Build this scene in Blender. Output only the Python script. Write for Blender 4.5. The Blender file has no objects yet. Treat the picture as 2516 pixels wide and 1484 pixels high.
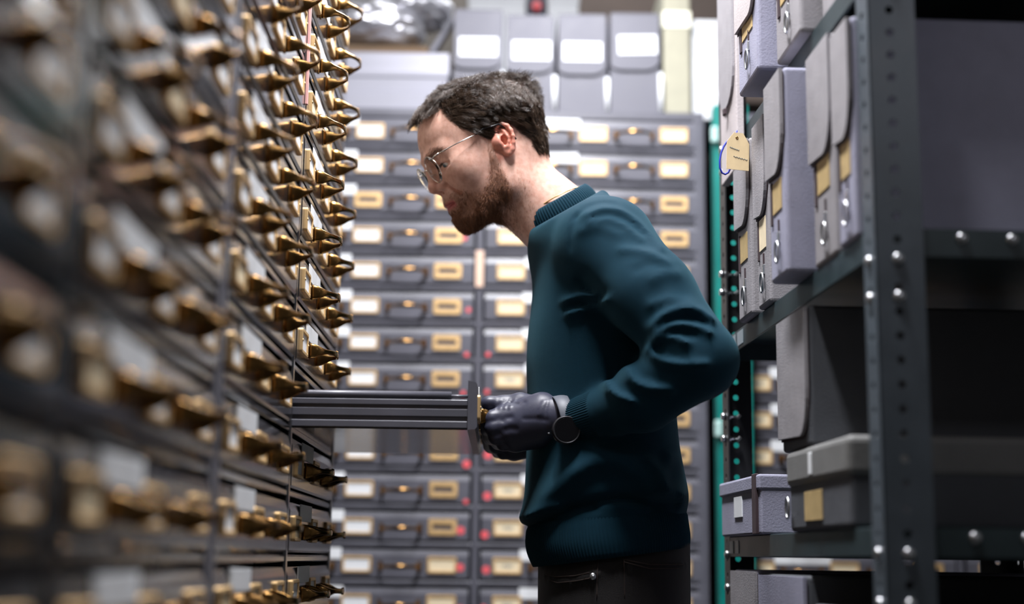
import bpy, bmesh, math, random
import numpy as np
from mathutils import Vector, Matrix
random.seed(7); RNG = np.random.default_rng(11)
S = bpy.context.scene
COL = S.collection
PI = math.pi

# ------------------------------------------------------------------ camera
F_PX, W_PX, H_PX = 3494.4, 2516, 1484
def camera_axes(pitch, yaw, roll):
    p, y, r = (math.radians(a) for a in (pitch, yaw, roll))
    fwd = Vector((math.sin(y)*math.cos(p), math.cos(y)*math.cos(p), math.sin(p)))
    right = Vector((math.cos(y), -math.sin(y), 0)); up = right.cross(fwd)
    return right*math.cos(r)+up*math.sin(r), -right*math.sin(r)+up*math.cos(r), fwd
EYE = Vector((0, 0, 1.0))
CR, CU, CF = camera_axes(10.2, .48, .75)
cam = bpy.data.cameras.new('camera'); cam_o = bpy.data.objects.new('camera', cam); COL.objects.link(cam_o)
m = Matrix((CR, CU, -CF)).transposed().to_4x4(); m.translation = EYE
cam_o.matrix_world = m
cam.sensor_width = 36; cam.lens = 50; cam.clip_start = .02
cam.dof.use_dof = True; cam.dof.focus_distance = 2.0; cam.dof.aperture_fstop = 1.7
cam.dof.aperture_blades = 0
S.camera = cam_o
def P(px, py, Y):
    """point of the photograph measured on the vertical plane at distance Y (metres)"""
    px, py, Y = float(px), float(py), float(Y)
    d = CF + CR*((px-W_PX/2)/F_PX) - CU*((py-H_PX/2)/F_PX)
    return EYE + d*(Y/d.y)

# ------------------------------------------------------------------ materials
MATS = {}
def mat(name, col, rough=.5, metal=0., noise=0., nscale=30., bump=0., bscale=200., coat=0., spec=.5, sub=0., trans=0., sheen=0., dark=None, stretch=(1,1,1)):
    if name in MATS: return MATS[name]
    M = bpy.data.materials.new(name); M.use_nodes = True
    nt = M.node_tree; b = nt.nodes['Principled BSDF']
    b.inputs['Base Color'].default_value = (*col, 1); b.inputs['Roughness'].default_value = rough
    b.inputs['Metallic'].default_value = metal; b.inputs['Coat Weight'].default_value = coat
    b.inputs['Coat Roughness'].default_value = .15
    b.inputs['Specular IOR Level'].default_value = spec; b.inputs['Subsurface Weight'].default_value = sub
    b.inputs['Transmission Weight'].default_value = trans; b.inputs['Sheen Weight'].default_value = sheen
    tc = nt.nodes.new('ShaderNodeTexCoord'); mp = nt.nodes.new('ShaderNodeMapping')
    mp.inputs['Scale'].default_value = stretch
    nt.links.new(tc.outputs['Object'], mp.inputs['Vector'])
    if noise:
        n = nt.nodes.new('ShaderNodeTexNoise'); n.inputs['Scale'].default_value = nscale; n.inputs['Detail'].default_value = 6
        nt.links.new(mp.outputs[0], n.inputs['Vector'])
        r = nt.nodes.new('ShaderNodeValToRGB')
        d = dark or tuple(c*(1-noise) for c in col); l = tuple(min(1, c*(1+noise)) for c in col)
        r.color_ramp.elements[0].position = .3; r.color_ramp.elements[1].position = .7
        r.color_ramp.elements[0].color = (*d, 1); r.color_ramp.elements[1].color = (*l, 1)
        nt.links.new(n.outputs['Fac'], r.inputs['Fac']); nt.links.new(r.outputs['Color'], b.inputs['Base Color'])
        mr = nt.nodes.new('ShaderNodeMapRange'); mr.inputs['To Min'].default_value = rough*.8; mr.inputs['To Max'].default_value = min(1, rough*1.2)
        nt.links.new(n.outputs['Fac'], mr.inputs['Value']); nt.links.new(mr.outputs[0], b.inputs['Roughness'])
    if bump:
        n2 = nt.nodes.new('ShaderNodeTexNoise'); n2.inputs['Scale'].default_value = bscale; n2.inputs['Detail'].default_value = 4
        nt.links.new(mp.outputs[0], n2.inputs['Vector'])
        bp = nt.nodes.new('ShaderNodeBump'); bp.inputs['Strength'].default_value = bump; bp.inputs['Distance'].default_value = .002
        nt.links.new(n2.outputs['Fac'], bp.inputs['Height']); nt.links.new(bp.outputs[0], b.inputs['Normal'])
    MATS[name] = M
    return M
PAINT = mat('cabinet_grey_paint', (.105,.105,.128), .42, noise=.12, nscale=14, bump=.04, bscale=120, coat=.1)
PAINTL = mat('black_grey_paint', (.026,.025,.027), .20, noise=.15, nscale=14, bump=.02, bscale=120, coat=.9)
DARKPAINT = mat('dark_metal_gap_shade', (.012,.013,.016), .6, noise=.2)  # dark metal parts; also the sheet painting shade behind drawer gaps
BRASS = mat('aged_brass', (.40,.225,.075), .22, metal=1., noise=.22, nscale=45, dark=(.20,.105,.034))
FRAMEB = mat('satin_brass', (.74,.50,.24), .5, metal=.55, noise=.12, nscale=60)
CREAM = mat('cream_card', (.88,.74,.50), .7, noise=.05, nscale=60)
WHITE = mat('white_card', (.86,.88,.90), .6, noise=.03, nscale=60)
INK = mat('faded_ink', (.16,.2,.22), .8, noise=.1)
RED = mat('red_sticker', (.85,.12,.14), .6, noise=.05)
PEACH = mat('peach_label', (.85,.60,.46), .7, noise=.05)
BOARD = mat('brown_hardboard', (.030,.018,.011), .16, noise=.3, nscale=25, coat=.5)
STEEL = mat('zinc_bolt', (.62,.64,.66), .3, metal=1., noise=.1)
POST = mat('slate_steel', (.085,.105,.125), .42, noise=.15, nscale=20, bump=.05)
BLACKP = mat('black_steel', (.013,.014,.016), .4, noise=.2, nscale=20)
TEAL = mat('teal_steel', (.0,.20,.17), .4, noise=.12, nscale=20)
BOXG = mat('grey_buckram', (.30,.285,.30), .72, noise=.08, nscale=35, bump=.25, bscale=420)
BOXL = mat('lavender_buckram', (.33,.33,.43), .7, noise=.07, nscale=30, bump=.25, bscale=420)
BOXD = mat('dark_grey_buckram', (.075,.08,.092), .7, noise=.08, nscale=30, bump=.25, bscale=420)
BOXP = mat('grey_archive_board', (.13,.13,.155), .6, noise=.05, nscale=20, bump=.1, bscale=300)
STRAP_SHADOW = mat('dark_strap_flap_shadow', (.05,.03,.035), .8, noise=.2)  # dark straps and bands; also the shadow line painted under flaps
MANILA = mat('manila_label', (.50,.36,.16), .7, noise=.12, nscale=60)
KRAFT = mat('kraft_tag', (.80,.62,.36), .8, noise=.06, nscale=60)

# ------------------------------------------------------------------ objects
def link(name, mesh, m=None, parent=None, smooth=False):
    o = bpy.data.objects.new(name, mesh); COL.objects.link(o)
    if m is not None and not mesh.materials: mesh.materials.append(m)
    if parent is not None: o.parent = parent
    if smooth:
        for p in mesh.polygons: p.use_smooth = True
    return o
def tag(o, label=None, cat=None, group=None, kind=None):
    if label: o['label'] = label
    if cat: o['category'] = cat
    if group: o['group'] = group
    if kind: o['kind'] = kind
    return o
def empty(name, loc=(0,0,0), rz=0.):
    o = bpy.data.objects.new(name, None); COL.objects.link(o); o.location = loc; o.rotation_euler = (0,0,rz)
    o.empty_display_size = .05
    return o
class MB:
    """collects closed shapes of one part"""
    def __init__(s): s.bm = bmesh.new(); s.mi = 0
    def _new(s, before):
        for f in s.bm.faces:
            if f.index == -1 or f not in before: f.material_index = s.mi
    def box(s, x0, x1, y0, y1, z0, z1, bev=0., seg=2, M=None):
        t = bmesh.new()
        bmesh.ops.create_cube(t, size=1)
        for v in t.verts: v.co = Vector((x0+(v.co.x+.5)*(x1-x0), y0+(v.co.y+.5)*(y1-y0), z0+(v.co.z+.5)*(z1-z0)))
        if bev: bmesh.ops.bevel(t, geom=list(t.edges), offset=bev, segments=seg, profile=.5, affect='EDGES')
        return s.add(t, M)
    def add(s, t, M=None):
        if M is not None: t.transform(M)
        bmesh.ops.recalc_face_normals(t, faces=t.faces)
        vm = {}
        for v in t.verts: vm[v] = s.bm.verts.new(v.co)
        for f in t.faces:
            try:
                nf = s.bm.faces.new([vm[v] for v in f.verts]); nf.material_index = s.mi; nf.smooth = f.smooth
            except ValueError: pass
        t.free(); return s
    def prism(s, pts, axis, a, b, bev=0., M=None):
        """closed polygon swept along an axis: 'x' pts are (y,z), 'y' pts are (x,z), 'z' pts are (x,y)"""
        t = bmesh.new()
        def mk(p, q): return {'x':(q,p[0],p[1]), 'y':(p[0],q,p[1]), 'z':(p[0],p[1],q)}[axis]
        A = [t.verts.new(mk(p,a)) for p in pts]; B = [t.verts.new(mk(p,b)) for p in pts]
        t.faces.new(A); t.faces.new(B[::-1])
        for i in range(len(pts)):
            j = (i+1) % len(pts); t.faces.new((A[i],B[i],B[j],A[j]))
        if bev: bmesh.ops.bevel(t, geom=list(t.edges), offset=bev, segments=2, profile=.5, affect='EDGES')
        return s.add(t, M)
    def tube(s, pts, r, n=10, closed=False, M=None, flat=None, smooth=True):
        """swept ring; r a number or a list; flat=(axis vector, list) squashes/extends the ring along a fixed axis"""
        t = bmesh.new(); pts = [Vector(p) for p in pts]; N = len(pts)
        rr = r if hasattr(r,'__len__') else [r]*N
        rings = []; prev = None
        for i,p in enumerate(pts):
            a = pts[(i-1) % N] if (closed or i>0) else p; b = pts[(i+1) % N] if (closed or i<N-1) else p
            d = (b-a).normalized()
            if flat is not None: u = (flat[0]-d*flat[0].dot(d)).normalized()
            else:
                u = prev if prev is not None else (Vector((0,0,1)) if abs(d.z)<.9 else Vector((1,0,0)))
                u = (u-d*u.dot(d)).normalized(); prev = u
            v = d.cross(u)
            h = rr[i] if flat is None else flat[1][i]
            rings.append([t.verts.new(p+u*math.cos(2*PI*k/n)*h+v*math.sin(2*PI*k/n)*rr[i]) for k in range(n)])
        for i in range(N if closed else N-1):
            A, B = rings[i], rings[(i+1) % N]
            for k in range(n):
                f = t.faces.new((A[k],A[(k+1)%n],B[(k+1)%n],B[k])); f.smooth = smooth
        if not closed: t.faces.new(rings[0][::-1]); t.faces.new(rings[-1])
        return s.add(t, M)
    def ball(s, c, r, M=None, u=14, v=8):
        t = bmesh.new(); bmesh.ops.create_uvsphere(t, u_segments=u, v_segments=v, radius=1)
        rx, ry, rz = r if hasattr(r,'__len__') else (r,r,r)
        for w in t.verts: w.co = Vector((c[0]+w.co.x*rx, c[1]+w.co.y*ry, c[2]+w.co.z*rz))
        for f in t.faces: f.smooth = True
        return s.add(t, M)
    def mesh(s, name, *mats):
        me = bpy.data.meshes.new(name); s.bm.to_mesh(me); s.bm.free()
        for mm in mats: me.materials.append(mm)
        return me
    def obj(s, name, m, parent=None):
        ms = m if isinstance(m, (list, tuple)) else [m]
        return link(name, s.mesh(name, *ms), None, parent)
def structure(name, mb, m):
    o = mb.obj(name, m); o['kind'] = 'structure'; return o
def round_rect(w, h, r, n=5):
    pts = []
    for cx, cy, a0 in ((w/2-r,h/2-r,0),(-w/2+r,h/2-r,90),(-w/2+r,-h/2+r,180),(w/2-r,-h/2+r,270)):
        for k in range(n+1):
            a = math.radians(a0+90*k/n); pts.append((cx+r*math.cos(a), cy+r*math.sin(a)))
    return pts
# ------------------------------------------------------------------ the room
PLASTER = mat('white_plaster', (.20,.195,.19), .85, noise=.06, nscale=6, bump=.1)
GREYWALL = mat('dim_wall', (.16,.14,.12), .85, noise=.1, nscale=6, bump=.1)
FLOORM = mat('grey_linoleum', (.04,.04,.04), .5, noise=.15, nscale=12)
RX0, RX1, RY0, RY1, RZ1 = -.86, 1.9, -1.6, 3.86, 2.9
structure('floor', MB().box(RX0-.1, RX1+.1, RY0-.1, RY1+.1, -.1, 0), FLOORM)
structure('ceiling', MB().box(RX0-.1, RX1+.1, RY0-.1, RY1+.1, RZ1, RZ1+.1), PLASTER)
structure('wall_back', MB().box(RX0-.1, RX1+.1, RY1, RY1+.1, 0, RZ1), GREYWALL)
structure('wall_front', MB().box(RX0-.1, RX1+.1, RY0-.1, RY0, 0, RZ1), PLASTER)
structure('wall_left', MB().box(RX0-.1, RX0, RY0, RY1, 0, RZ1), PLASTER)
structure('wall_right', MB().box(RX1, RX1+.1, RY0, RY1, 0, RZ1), PLASTER)
W = bpy.data.worlds.new('world'); S.world = W; W.use_nodes = True
W.node_tree.nodes['Background'].inputs[0].default_value = (.6,.65,.75,1)
W.node_tree.nodes['Background'].inputs[1].default_value = .02
def area(name, loc, size, power, col=(1,1,1), rot=(0,0,0)):
    l = bpy.data.lights.new(name, 'AREA'); l.shape = 'RECTANGLE'; l.size, l.size_y = size; l.energy = power; l.color = col
    o = bpy.data.objects.new(name, l); COL.objects.link(o); o.location = loc; o.rotation_euler = rot
    return o
area('tube_light_over_aisle', (.02,1.58,2.74), (.12,.95), 35, (.96,.96,1))
area('tube_light_far', (.16,2.50,2.50), (.12,.5), 10, (.95,.95,1))
area('tube_light_behind', (.1,3.55,2.8), (1.0,.2), 4, (.93,.96,1))
sp = bpy.data.lights.new('bay_fill_spot', 'SPOT'); sp.energy = 3.0; sp.spot_size = math.radians(46); sp.spot_blend = 1; sp.shadow_soft_size = .06; sp.color = (.93,.92,1)  # added spot without a fixture, brightens the near shelf end
so_ = bpy.data.objects.new('bay_fill_spot', sp); COL.objects.link(so_); so_.location = (.85,.35,2.0)
so_.rotation_euler = (Vector((.60,1.45,1.42))-Vector(so_.location)).to_track_quat('-Z','Y').to_euler()
S.view_settings.view_transform = 'Standard'; S.view_settings.look = 'None'
S.view_settings.gamma = 1; S.view_settings.use_curve_mapping = False; S.view_settings.exposure = .92
try: S.cycles.use_denoising = True
except Exception: pass

# ------------------------------------------------------------------ drawer cabinets
COLW = .493
def handle_mesh():
    """bow pull: spoon-shaped ends on the face, thin necks, broad grip; face is local y=0, pull comes towards -y"""
    b = MB(); pts = []; hh = []; th = []
    N = 34
    for i in range(N+1):
        a = PI*i/N; t = abs(math.cos(a))
        pts.append((-.0415*math.cos(a), -.037*math.sin(a)**.85-.001, 0))
        e = max(0, (t-.70)/.30); g = max(0, 1-t/.55)
        hh.append(.0034+.0075*e**2.6+.0013*g**.8)
        th.append(.0012+.0010*e+.0005*g)
    b.tube(pts, th, 12, flat=(Vector((0,0,1)), hh))
    for sx in (-1, 1):
        b.box(sx*.041-.0045, sx*.041+.0045, -.002, 0, -.0115, .0115, .0008, 1)
    for k in range(-3, 4):                                  # beaded rim of the grip
        b.ball((k*.0036, -.0385+abs(k)*.0004, 0), (.0011,.0012,.0055), u=6, v=6)
    return b.mesh('handle', BRASS)
def frame_mesh(w=.062, h=.034, bw=.0050, d=.004):
    b = MB()
    sw_ = max(bw*.80, .0050); t = bmesh.new()
    ro, ri = round_rect(w, h, .004, 4), round_rect(w-2*sw_, h-2*bw, .0012, 4); n = len(ro)
    R = [[t.verts.new((x, y, z)) for x, z in pp] for pp, y in ((ro,0),(ro,-d*.7),(round_rect(w-.0016, h-.0016, .0035, 4),-d),(round_rect(w-2*sw_+.0012, h-2*bw+.0012, .0015, 4),-d),(ri,-d*.75),(ri,0))]
    for A, B in zip(R, R[1:]+R[:1]):
        for k in range(n): t.faces.new((A[k],A[(k+1)%n],B[(k+1)%n],B[k]))
    b.add(t)
    for sx in (-1,1): b.ball((sx*(w/2-sw_/2), -d, 0), (.0022,.0012,.0022), u=8, v=5)
    return b.mesh('card_frame', FRAMEB)
def card_mesh(m, ink):
    b = MB(); b.box(-.0265, .0265, -.0018, -.0006, -.0125, .0125)
    if ink:
        b.mi = 1
        for k in range(5):
            x = -.009+k*.0042; b.box(x, x+.0022, -.0021, -.0017, -.004, .004 if k % 2 else .002)
        b.mi = 0
    return b.mesh('card', m, INK)
def tag_mesh():
    b = MB(); b.box(-.060, .060, -.0016, 0, -.0115, .0115, .0004, 1)
    return b.mesh('paper_label', WHITE)
def drawer_mesh(ph, w=COLW, paint=PAINT):
    """front panel with a sloping top edge; back of the face at local y=0"""
    b = MB(); h = ph-.0170; hw = w/2-.013
    prof = [(0,0),(-.010,.001),(-.0125,.004),(-.0125,h-.0125),(-.0095,h-.001),(0,h)]
    b.prism(prof, 'x', -hw, hw)
    b.mi = 1; b.box(-hw+.012, hw-.012, 0, .30, .006, h-.010); b.mi = 0
    return b.mesh('drawer', paint, DARKPAINT)
def open_drawer_mesh(ph, w=COLW):
    b = MB(); h = .0635; hw = w/2-.013
    prof = [(0,0),(-.010,.001),(-.0125,.004),(-.0125,h-.004),(-.010,h),(0,h+.002)]
    b.prism(prof, 'x', -hw, hw)
    L = .40; bw = hw-.006; h -= .011
    for sx in (-1, 1):
        X = lambda a, c: (min(sx*a, sx*c), max(sx*a, sx*c))
        x0, x1 = X(bw-.004, bw); b.box(x0, x1, 0, L, .004, h-.012)                       # side sheet
        x0, x1 = X(bw-.001, bw+.003); b.box(x0, x1, 0, L, .0175, h-.025, .0006, 1)       # raised flat
        x0, x1 = X(bw-.001, bw+.0035); b.box(x0, x1, 0, L, .002, .0115, .001, 1)         # bottom runner
        x0, x1 = X(bw-.001, bw+.0035); b.box(x0, x1, 0, L, h-.0205, h-.0125, .001, 1)
        b.tube([(sx*(bw-.002), .022, h-.0065), (sx*(bw-.002), L, h-.0065)], .0052, 12)   # rolled top edge
        b.tube([(sx*(bw-.002), 0, h-.0075), (sx*(bw-.002), .03, h-.0075)], .0022, 8)
    b.box(-bw, bw, L-.004, L, .004, h-.012)
    b.mi = 1; b.box(-bw+.003, bw-.003, 0, L, .0005, .0035); b.mi = 0
    return b.mesh('drawer', PAINT, BOARD)
HANDLE = handle_mesh(); FRAME = frame_mesh(); FRAME_WIDE = frame_mesh(.060, .034, .0118); TAGM = tag_mesh()
CARDS = {'white': card_mesh(WHITE, False), 'cream': card_mesh(CREAM, False), 'creamink': card_mesh(CREAM, True), 'whiteink': card_mesh(WHITE, True)}
CARD_EMPTY = None
def dot_mesh():
    b = MB(); t = bmesh.new(); bmesh.ops.create_cone(t, cap_ends=True, segments=20, radius1=.0085, radius2=.0085, depth=.0012)
    t.transform(Matrix.Rotation(PI/2, 4, 'X')); b.add(t); return b.mesh('red_dot_sticker', RED)
DOT = dot_mesh()
def carcass(name, ncol, z0, ztop, ph, nrow, depth, parent, w=COLW, edge=.016, paint=None):
    """shell, stiles and rails of a cabinet; local x across, y into the cabinet, face at y=0"""
    b = MB(); W2 = ncol*w/2
    b.box(-W2, W2, -.004, .022, ztop, ztop+.02, .002, 1)                       # top rail
    b.box(-W2, W2, .02, depth, ztop+.001, ztop+.019)                           # roof
    b.box(-W2, -W2+.012, 0, depth, .02, ztop+.02); b.box(W2-.012, W2, 0, depth, .02, ztop+.02)
    b.box(-W2, W2, depth-.01, depth, .02, ztop)
    for k in range(ncol+1):
        x = -W2+k*w; hw = edge/2 if 0 < k < ncol else edge/2+.004
        x = min(max(x, -W2+hw), W2-hw)
        b.mi = 2 if k in (0, ncol) else 0; b.box(x-hw, x+hw, -.012, .03, .06, ztop+.004, .0035, 2); b.mi = 0  # lit end stiles of dark cabinets: the light is put into a paler paint
    for r in range(nrow):
        z = ztop-(r+1)*ph
        b.prism([(.02,z+.0015),(-.0095,z+.0015),(-.0105,z+.0025),(-.0105,z+.008),(-.0085,z+.0105),(.02,z+.0105)], 'x', -W2+.006, W2-.006)
    zb = ztop-nrow*ph
    b.box(-W2+.01, W2-.01, -.004, .02, .06, zb+.001)                           # plain apron under the drawers
    b.mi = 1
    b.box(-W2+.012, W2-.012, .045, .055, zb, ztop)                             # near-black sheet: shade of the inside put in behind the gaps
    b.mi = 0
    b.box(-W2+.01, W2-.01, .01, depth-.01, 0, .06)
    return b.obj(name, [paint or PAINT, DARKPAINT, PAINT], parent)
def fit_drawer(root, mesh, x, z, ph, style, rnd, out=0., frames=(-.178,0,.178), handles=(-.09,.09), hide=()):
    d = link('drawer', mesh, None, root); d.location = (x, -out, z)
    fy = -.0125; hz = (ph-.0145)*.47
    for i, fx in enumerate(frames):
        if i in hide: continue
        f = link('card_frame', FRAME if i >= len(style) or style[i] else FRAME_WIDE, None, d); f.location = (fx, fy, hz)
        c = style[i] if i < len(style) else 'white'
        if c: k = link('card', CARDS[c], None, d); k.location = (fx, fy, hz)
    for i, hx in enumerate(handles):
        h = link('handle', HANDLE, None, d); h.location = (hx, fy, hz-.004)
        if i == 0: t = link('paper_label', TAGM, None, d); t.location = (hx+rnd.uniform(-.004,.004), fy, hz+.0225); t.rotation_euler = (0, rnd.uniform(-.02,.02), 0)
    return d
rnd = random.Random(3)
LX = -.27
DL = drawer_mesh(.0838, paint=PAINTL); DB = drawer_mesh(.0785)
# left side: two cabinets standing face to the aisle
Z_G = 1.279+.0035-(.0838-.0145)*.47+.004     # foot of the row whose pull sits at 1.279 m
ZTOP_L = Z_G+9*.0838-.0125
NROW_L = 15
far_cab = empty('drawer_cabinet', (LX-.0125, 1.865+COLW*.475, 0), PI/2)
tag(far_cab, 'dark grey metal drawer cabinet with one drawer pulled open by the man', 'cabinet', 'metal drawer cabinets')
near_cab = empty('drawer_cabinet', (LX-.0125, .876, 0), PI/2)
tag(near_cab, 'dark metal drawer cabinet closest to the camera, brass pulls strongly out of focus', 'cabinet', 'metal drawer cabinets')
OPEN = open_drawer_mesh(.0838)
far_cab.location.y = 1.865
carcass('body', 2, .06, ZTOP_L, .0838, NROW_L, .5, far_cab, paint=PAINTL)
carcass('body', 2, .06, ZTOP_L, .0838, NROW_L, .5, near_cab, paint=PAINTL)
OPEN_DRAWER = None
for cab, who in ((far_cab,'far'),(near_cab,'near')):
    for c in range(2):
        for r in range(NROW_L):
            z = ZTOP_L-(r+1)*.0838+.0125
            op = who == 'far' and c == 1 and r == 9
            st = [rnd.choice(['white','white','cream']), rnd.choice(['white','cream','white']), 'white']
            d = fit_drawer(cab, OPEN if op else DL, (c-.5)*COLW, z-(.0045 if op else 0), .0838, st, rnd, out=.2415 if op else 0)
            if op: OPEN_DRAWER = d
strip = MB().box(-.003, .003, -.016, -.0122, -.075, .075, .0005, 1)
so = strip.obj('pink_paper_strip', mat('pink_paper', (.85,.45,.42), .6, noise=.05), far_cab); so.location = (0,0,1.68)
# back of the aisle
YB = 3.03
ZTOP_B = 1.961
NROW_B = 15
back = empty('drawer_cabinet', (-.046, YB+.0125, 0), 0.)
tag(back, 'grey drawer cabinet across the end of the aisle behind the man', 'cabinet', 'metal drawer cabinets')
carcass('body', 2, .06, ZTOP_B, .0785, NROW_B, .5, back)
left_style = {}
for c in range(2):
    for r in range(NROW_B):
        z = ZTOP_B-(r+1)*.0785+.0125
        if c == 0: st = ['cream', 'white', None if 1 < r < 12 else 'cream']
        else: st = [('cream' if r < 7 else 'creamink'), 'cream', 'cream' if r < 2 or r > 11 else None]
        if c == 0 and r == 2: st[1] = None
        d = fit_drawer(back, DB, (c-.5)*COLW, z, .0785, st, rnd)
        dots = {0:{3:(.213,-.004),5:(.224,-.006),6:(.222,-.025),7:(.216,-.03),9:(.226,-.024),10:(.226,-.024),11:(.216,-.006),12:(.216,-.004),13:(.218,-.012)},
                1:{6:(-.225,-.024),7:(-.226,-.026),9:(-.222,-.004),10:(-.222,-.012),11:(-.226,-.014),12:(-.222,-.008),13:(-.226,-.01)}}[c].get(r)
        if dots:
            k = link('red_dot_sticker', DOT, None, d); k.location = (dots[0], -.0125, .030+dots[1])
            if r in (3,5,6,7,10) and not (c == 1 and r >= 9): k.scale = (.62,1,.62)
pl = MB().box(-.0085, .0085, -.0165, -.012, -.04, .04, .0005, 1).obj('peach_paper_label', PEACH, back); pl.location = (0, 0, 1.617)
side = empty('drawer_cabinet', (.4845+COLW, YB+.0125, 0), 0.)
tag(side, 'grey drawer cabinet seen through the gap between the right-hand shelves', 'cabinet', 'metal drawer cabinets')
carcass('body', 2, .06, ZTOP_B, .0785, NROW_B, .5, side)
for r in range(NROW_B):
    if not 3 < r < 14: continue
    for c in range(2):
        fit_drawer(side, DB, (c-.5)*COLW, ZTOP_B-(r+1)*.0785+.0125, .0785, ['creamink','cream',None], rnd, hide=())
# ------------------------------------------------------------------ things on top of the back cabinets
TOPZ = ZTOP_B+.02
def archive_box(x0, x1, z1, label, paper, flap=.135, tilt=0., yf=3.06):
    """upright pamphlet box, flap with a rounded lower edge folded over the front"""
    r = empty('archive_box', ((x0+x1)/2, yf, TOPZ)); w = x1-x0; h = z1-TOPZ
    tag(r, label, 'box', 'grey archive boxes on the back cabinet')
    MB().box(-w/2+.001, w/2-.001, .003, .29, .0005, h, .003).obj('box_body', BOXP, r)
    b = MB(); rr = .022; n = 6
    pts = [(-w/2+.002,h),(-w/2+.002,h-flap+.012)]+[(-w/2+.002+rr*1.3*(1-math.cos(PI/2*k/n)), h-flap+.012-.012*math.sin(PI/2*k/n)) for k in range(1,n+1)]
    pts += [(w/2-.004-rr*1.6*(1-math.cos(PI/2*k/n)), h-flap+rr-rr*math.sin(PI/2*k/n)) for k in range(n,-1,-1)]+[(w/2-.004,h)]
    b.prism(pts, 'y', -.004, .004)
    b.box(-w/2+.002, w/2-.004, -.004, .10, h, h+.004, .001, 1)
    b.obj('flap', BOXP, r)
    lab = MB().box(-.044, .044, -.0055, -.0035, -.0225, .0225, .0004, 1).obj('paper_label', WHITE, r)
    lab.location = (paper[0]-(x0+x1)/2, 0, paper[1]-TOPZ); lab.rotation_euler = (0, tilt, 0)
    if w > .05:
        t = MB().tube([(w/2-.001,-.004,.006),(w/2-.001,-.004,h-flap-.008)], .0055, 8); t.obj('spine_tape', WHITE, r)
    return r
def BX(px, py, Y=3.06): p = P(px, py, Y); return p.x, p.z
for i, (a, b_, t, lp, lab) in enumerate((
    (1113,1237,28,(1175,117),'tallest grey archive box with white label, beside the tilted strut'),
    (1243,1364,42,(1306,126),'second grey archive box, above the crown of the man\'s head'),
    (1370,1493,40,(1431,129),'third grey archive box, between two pale spine tapes'),
    (1498,1624,38,(1566,112),'last grey archive box, its white label set higher and slightly askew'))):
    x0 = BX(a,150)[0]; x1 = BX(b_,150)[0]; z1 = BX((a+b_)/2,t)[1]
    lx, lz = BX(*lp); archive_box(x0, x1, z1, lab, (lx,lz), z1-BX(a,(168,178,183,172)[i])[1], -.03 if i == 3 else 0)
CREAMB = mat('cream_spine', (.36,.345,.26), .7, noise=.08, nscale=25, bump=.2)
CREAML = mat('pale_cream_label', (.86,.85,.68), .7, noise=.04)
r = empty('ledger', (BX(1665,150)[0], 3.07, TOPZ)); w = BX(1700,150)[0]-BX(1632,150)[0]; z1 = BX(1660,-60)[1]
tag(r, 'tall cream spined ledger standing at the end of the archive boxes', 'book')
b = MB(); b.box(-w/2, w/2, 0, .28, 0, z1-TOPZ, .006, 3); b.obj('cover', CREAMB, r)
MB().box(-w/2-.001, w/2+.001, -.0015, .03, BX(1660,64)[1]-TOPZ, BX(1660,24)[1]-TOPZ, .0006, 1).obj('spine_label', CREAML, r)
WBOX = mat('white_card_box', (.70,.72,.74), .65, noise=.04, nscale=20)
r = empty('carton', (BX(1738,150)[0]+.012, 3.09, TOPZ)); w = .085; z1 = BX(1735,36)[1]
tag(r, 'white card carton at the end of the cabinet top beside the cream ledger', 'box')
MB().box(-w/2, w/2, 0, .27, 0, z1-TOPZ, .003).obj('box_body', WBOX, r)
MB().box(-w/2+.006, w/2-.004, -.0012, .001, .09, .145, .0004, 1).obj('paper_label', WHITE, r)
# white cartons and a switch box behind the row of archive boxes
for a, b_, lab in ((1150,1292,'wide white carton standing behind the tallest archive box'),(1345,1422,'narrow white carton standing behind the third archive box')):
    x0, x1 = P(a,20,3.4).x, P(b_,20,3.4).x; r = empty('carton', ((x0+x1)/2, 3.4, TOPZ)); tag(r, lab, 'box', 'white cartons behind the archive boxes')
    MB().box(-(x1-x0)/2, (x1-x0)/2, 0, .11, 0, .46, .004).obj('box_body', WBOX, r)
    MB().box(-(x1-x0)/2-.002, (x1-x0)/2+.002, -.002, .112, .40, .465, .003).obj('lid', WBOX, r)
x0, x1 = P(1294,20,3.4).x, P(1342,20,3.4).x
r = empty('switch_box', ((x0+x1)/2, 3.42, TOPZ)); tag(r, 'dark switch box with a red knob between the two white cartons', 'switch')
zs = P(1318,36,3.42).z-TOPZ
MB().box(-(x1-x0)/2, (x1-x0)/2, 0, .06, zs, zs+.2, .004).obj('housing', mat('navy_plastic', (.03,.035,.06), .5, noise=.1), r)
kz = P(1320,12,3.4).z-TOPZ
MB().tube([(.001,.002,kz),(.001,-.012,kz),(.001,-.022,kz)], [.013,.013,.010], 16).obj('knob', mat('red_plastic', (.75,.03,.04), .35, noise=.05), r)
MB().box(-.02, .02, .01, .05, 0, zs+.002, .002).obj('foot', DARKPAINT, r)
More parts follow.
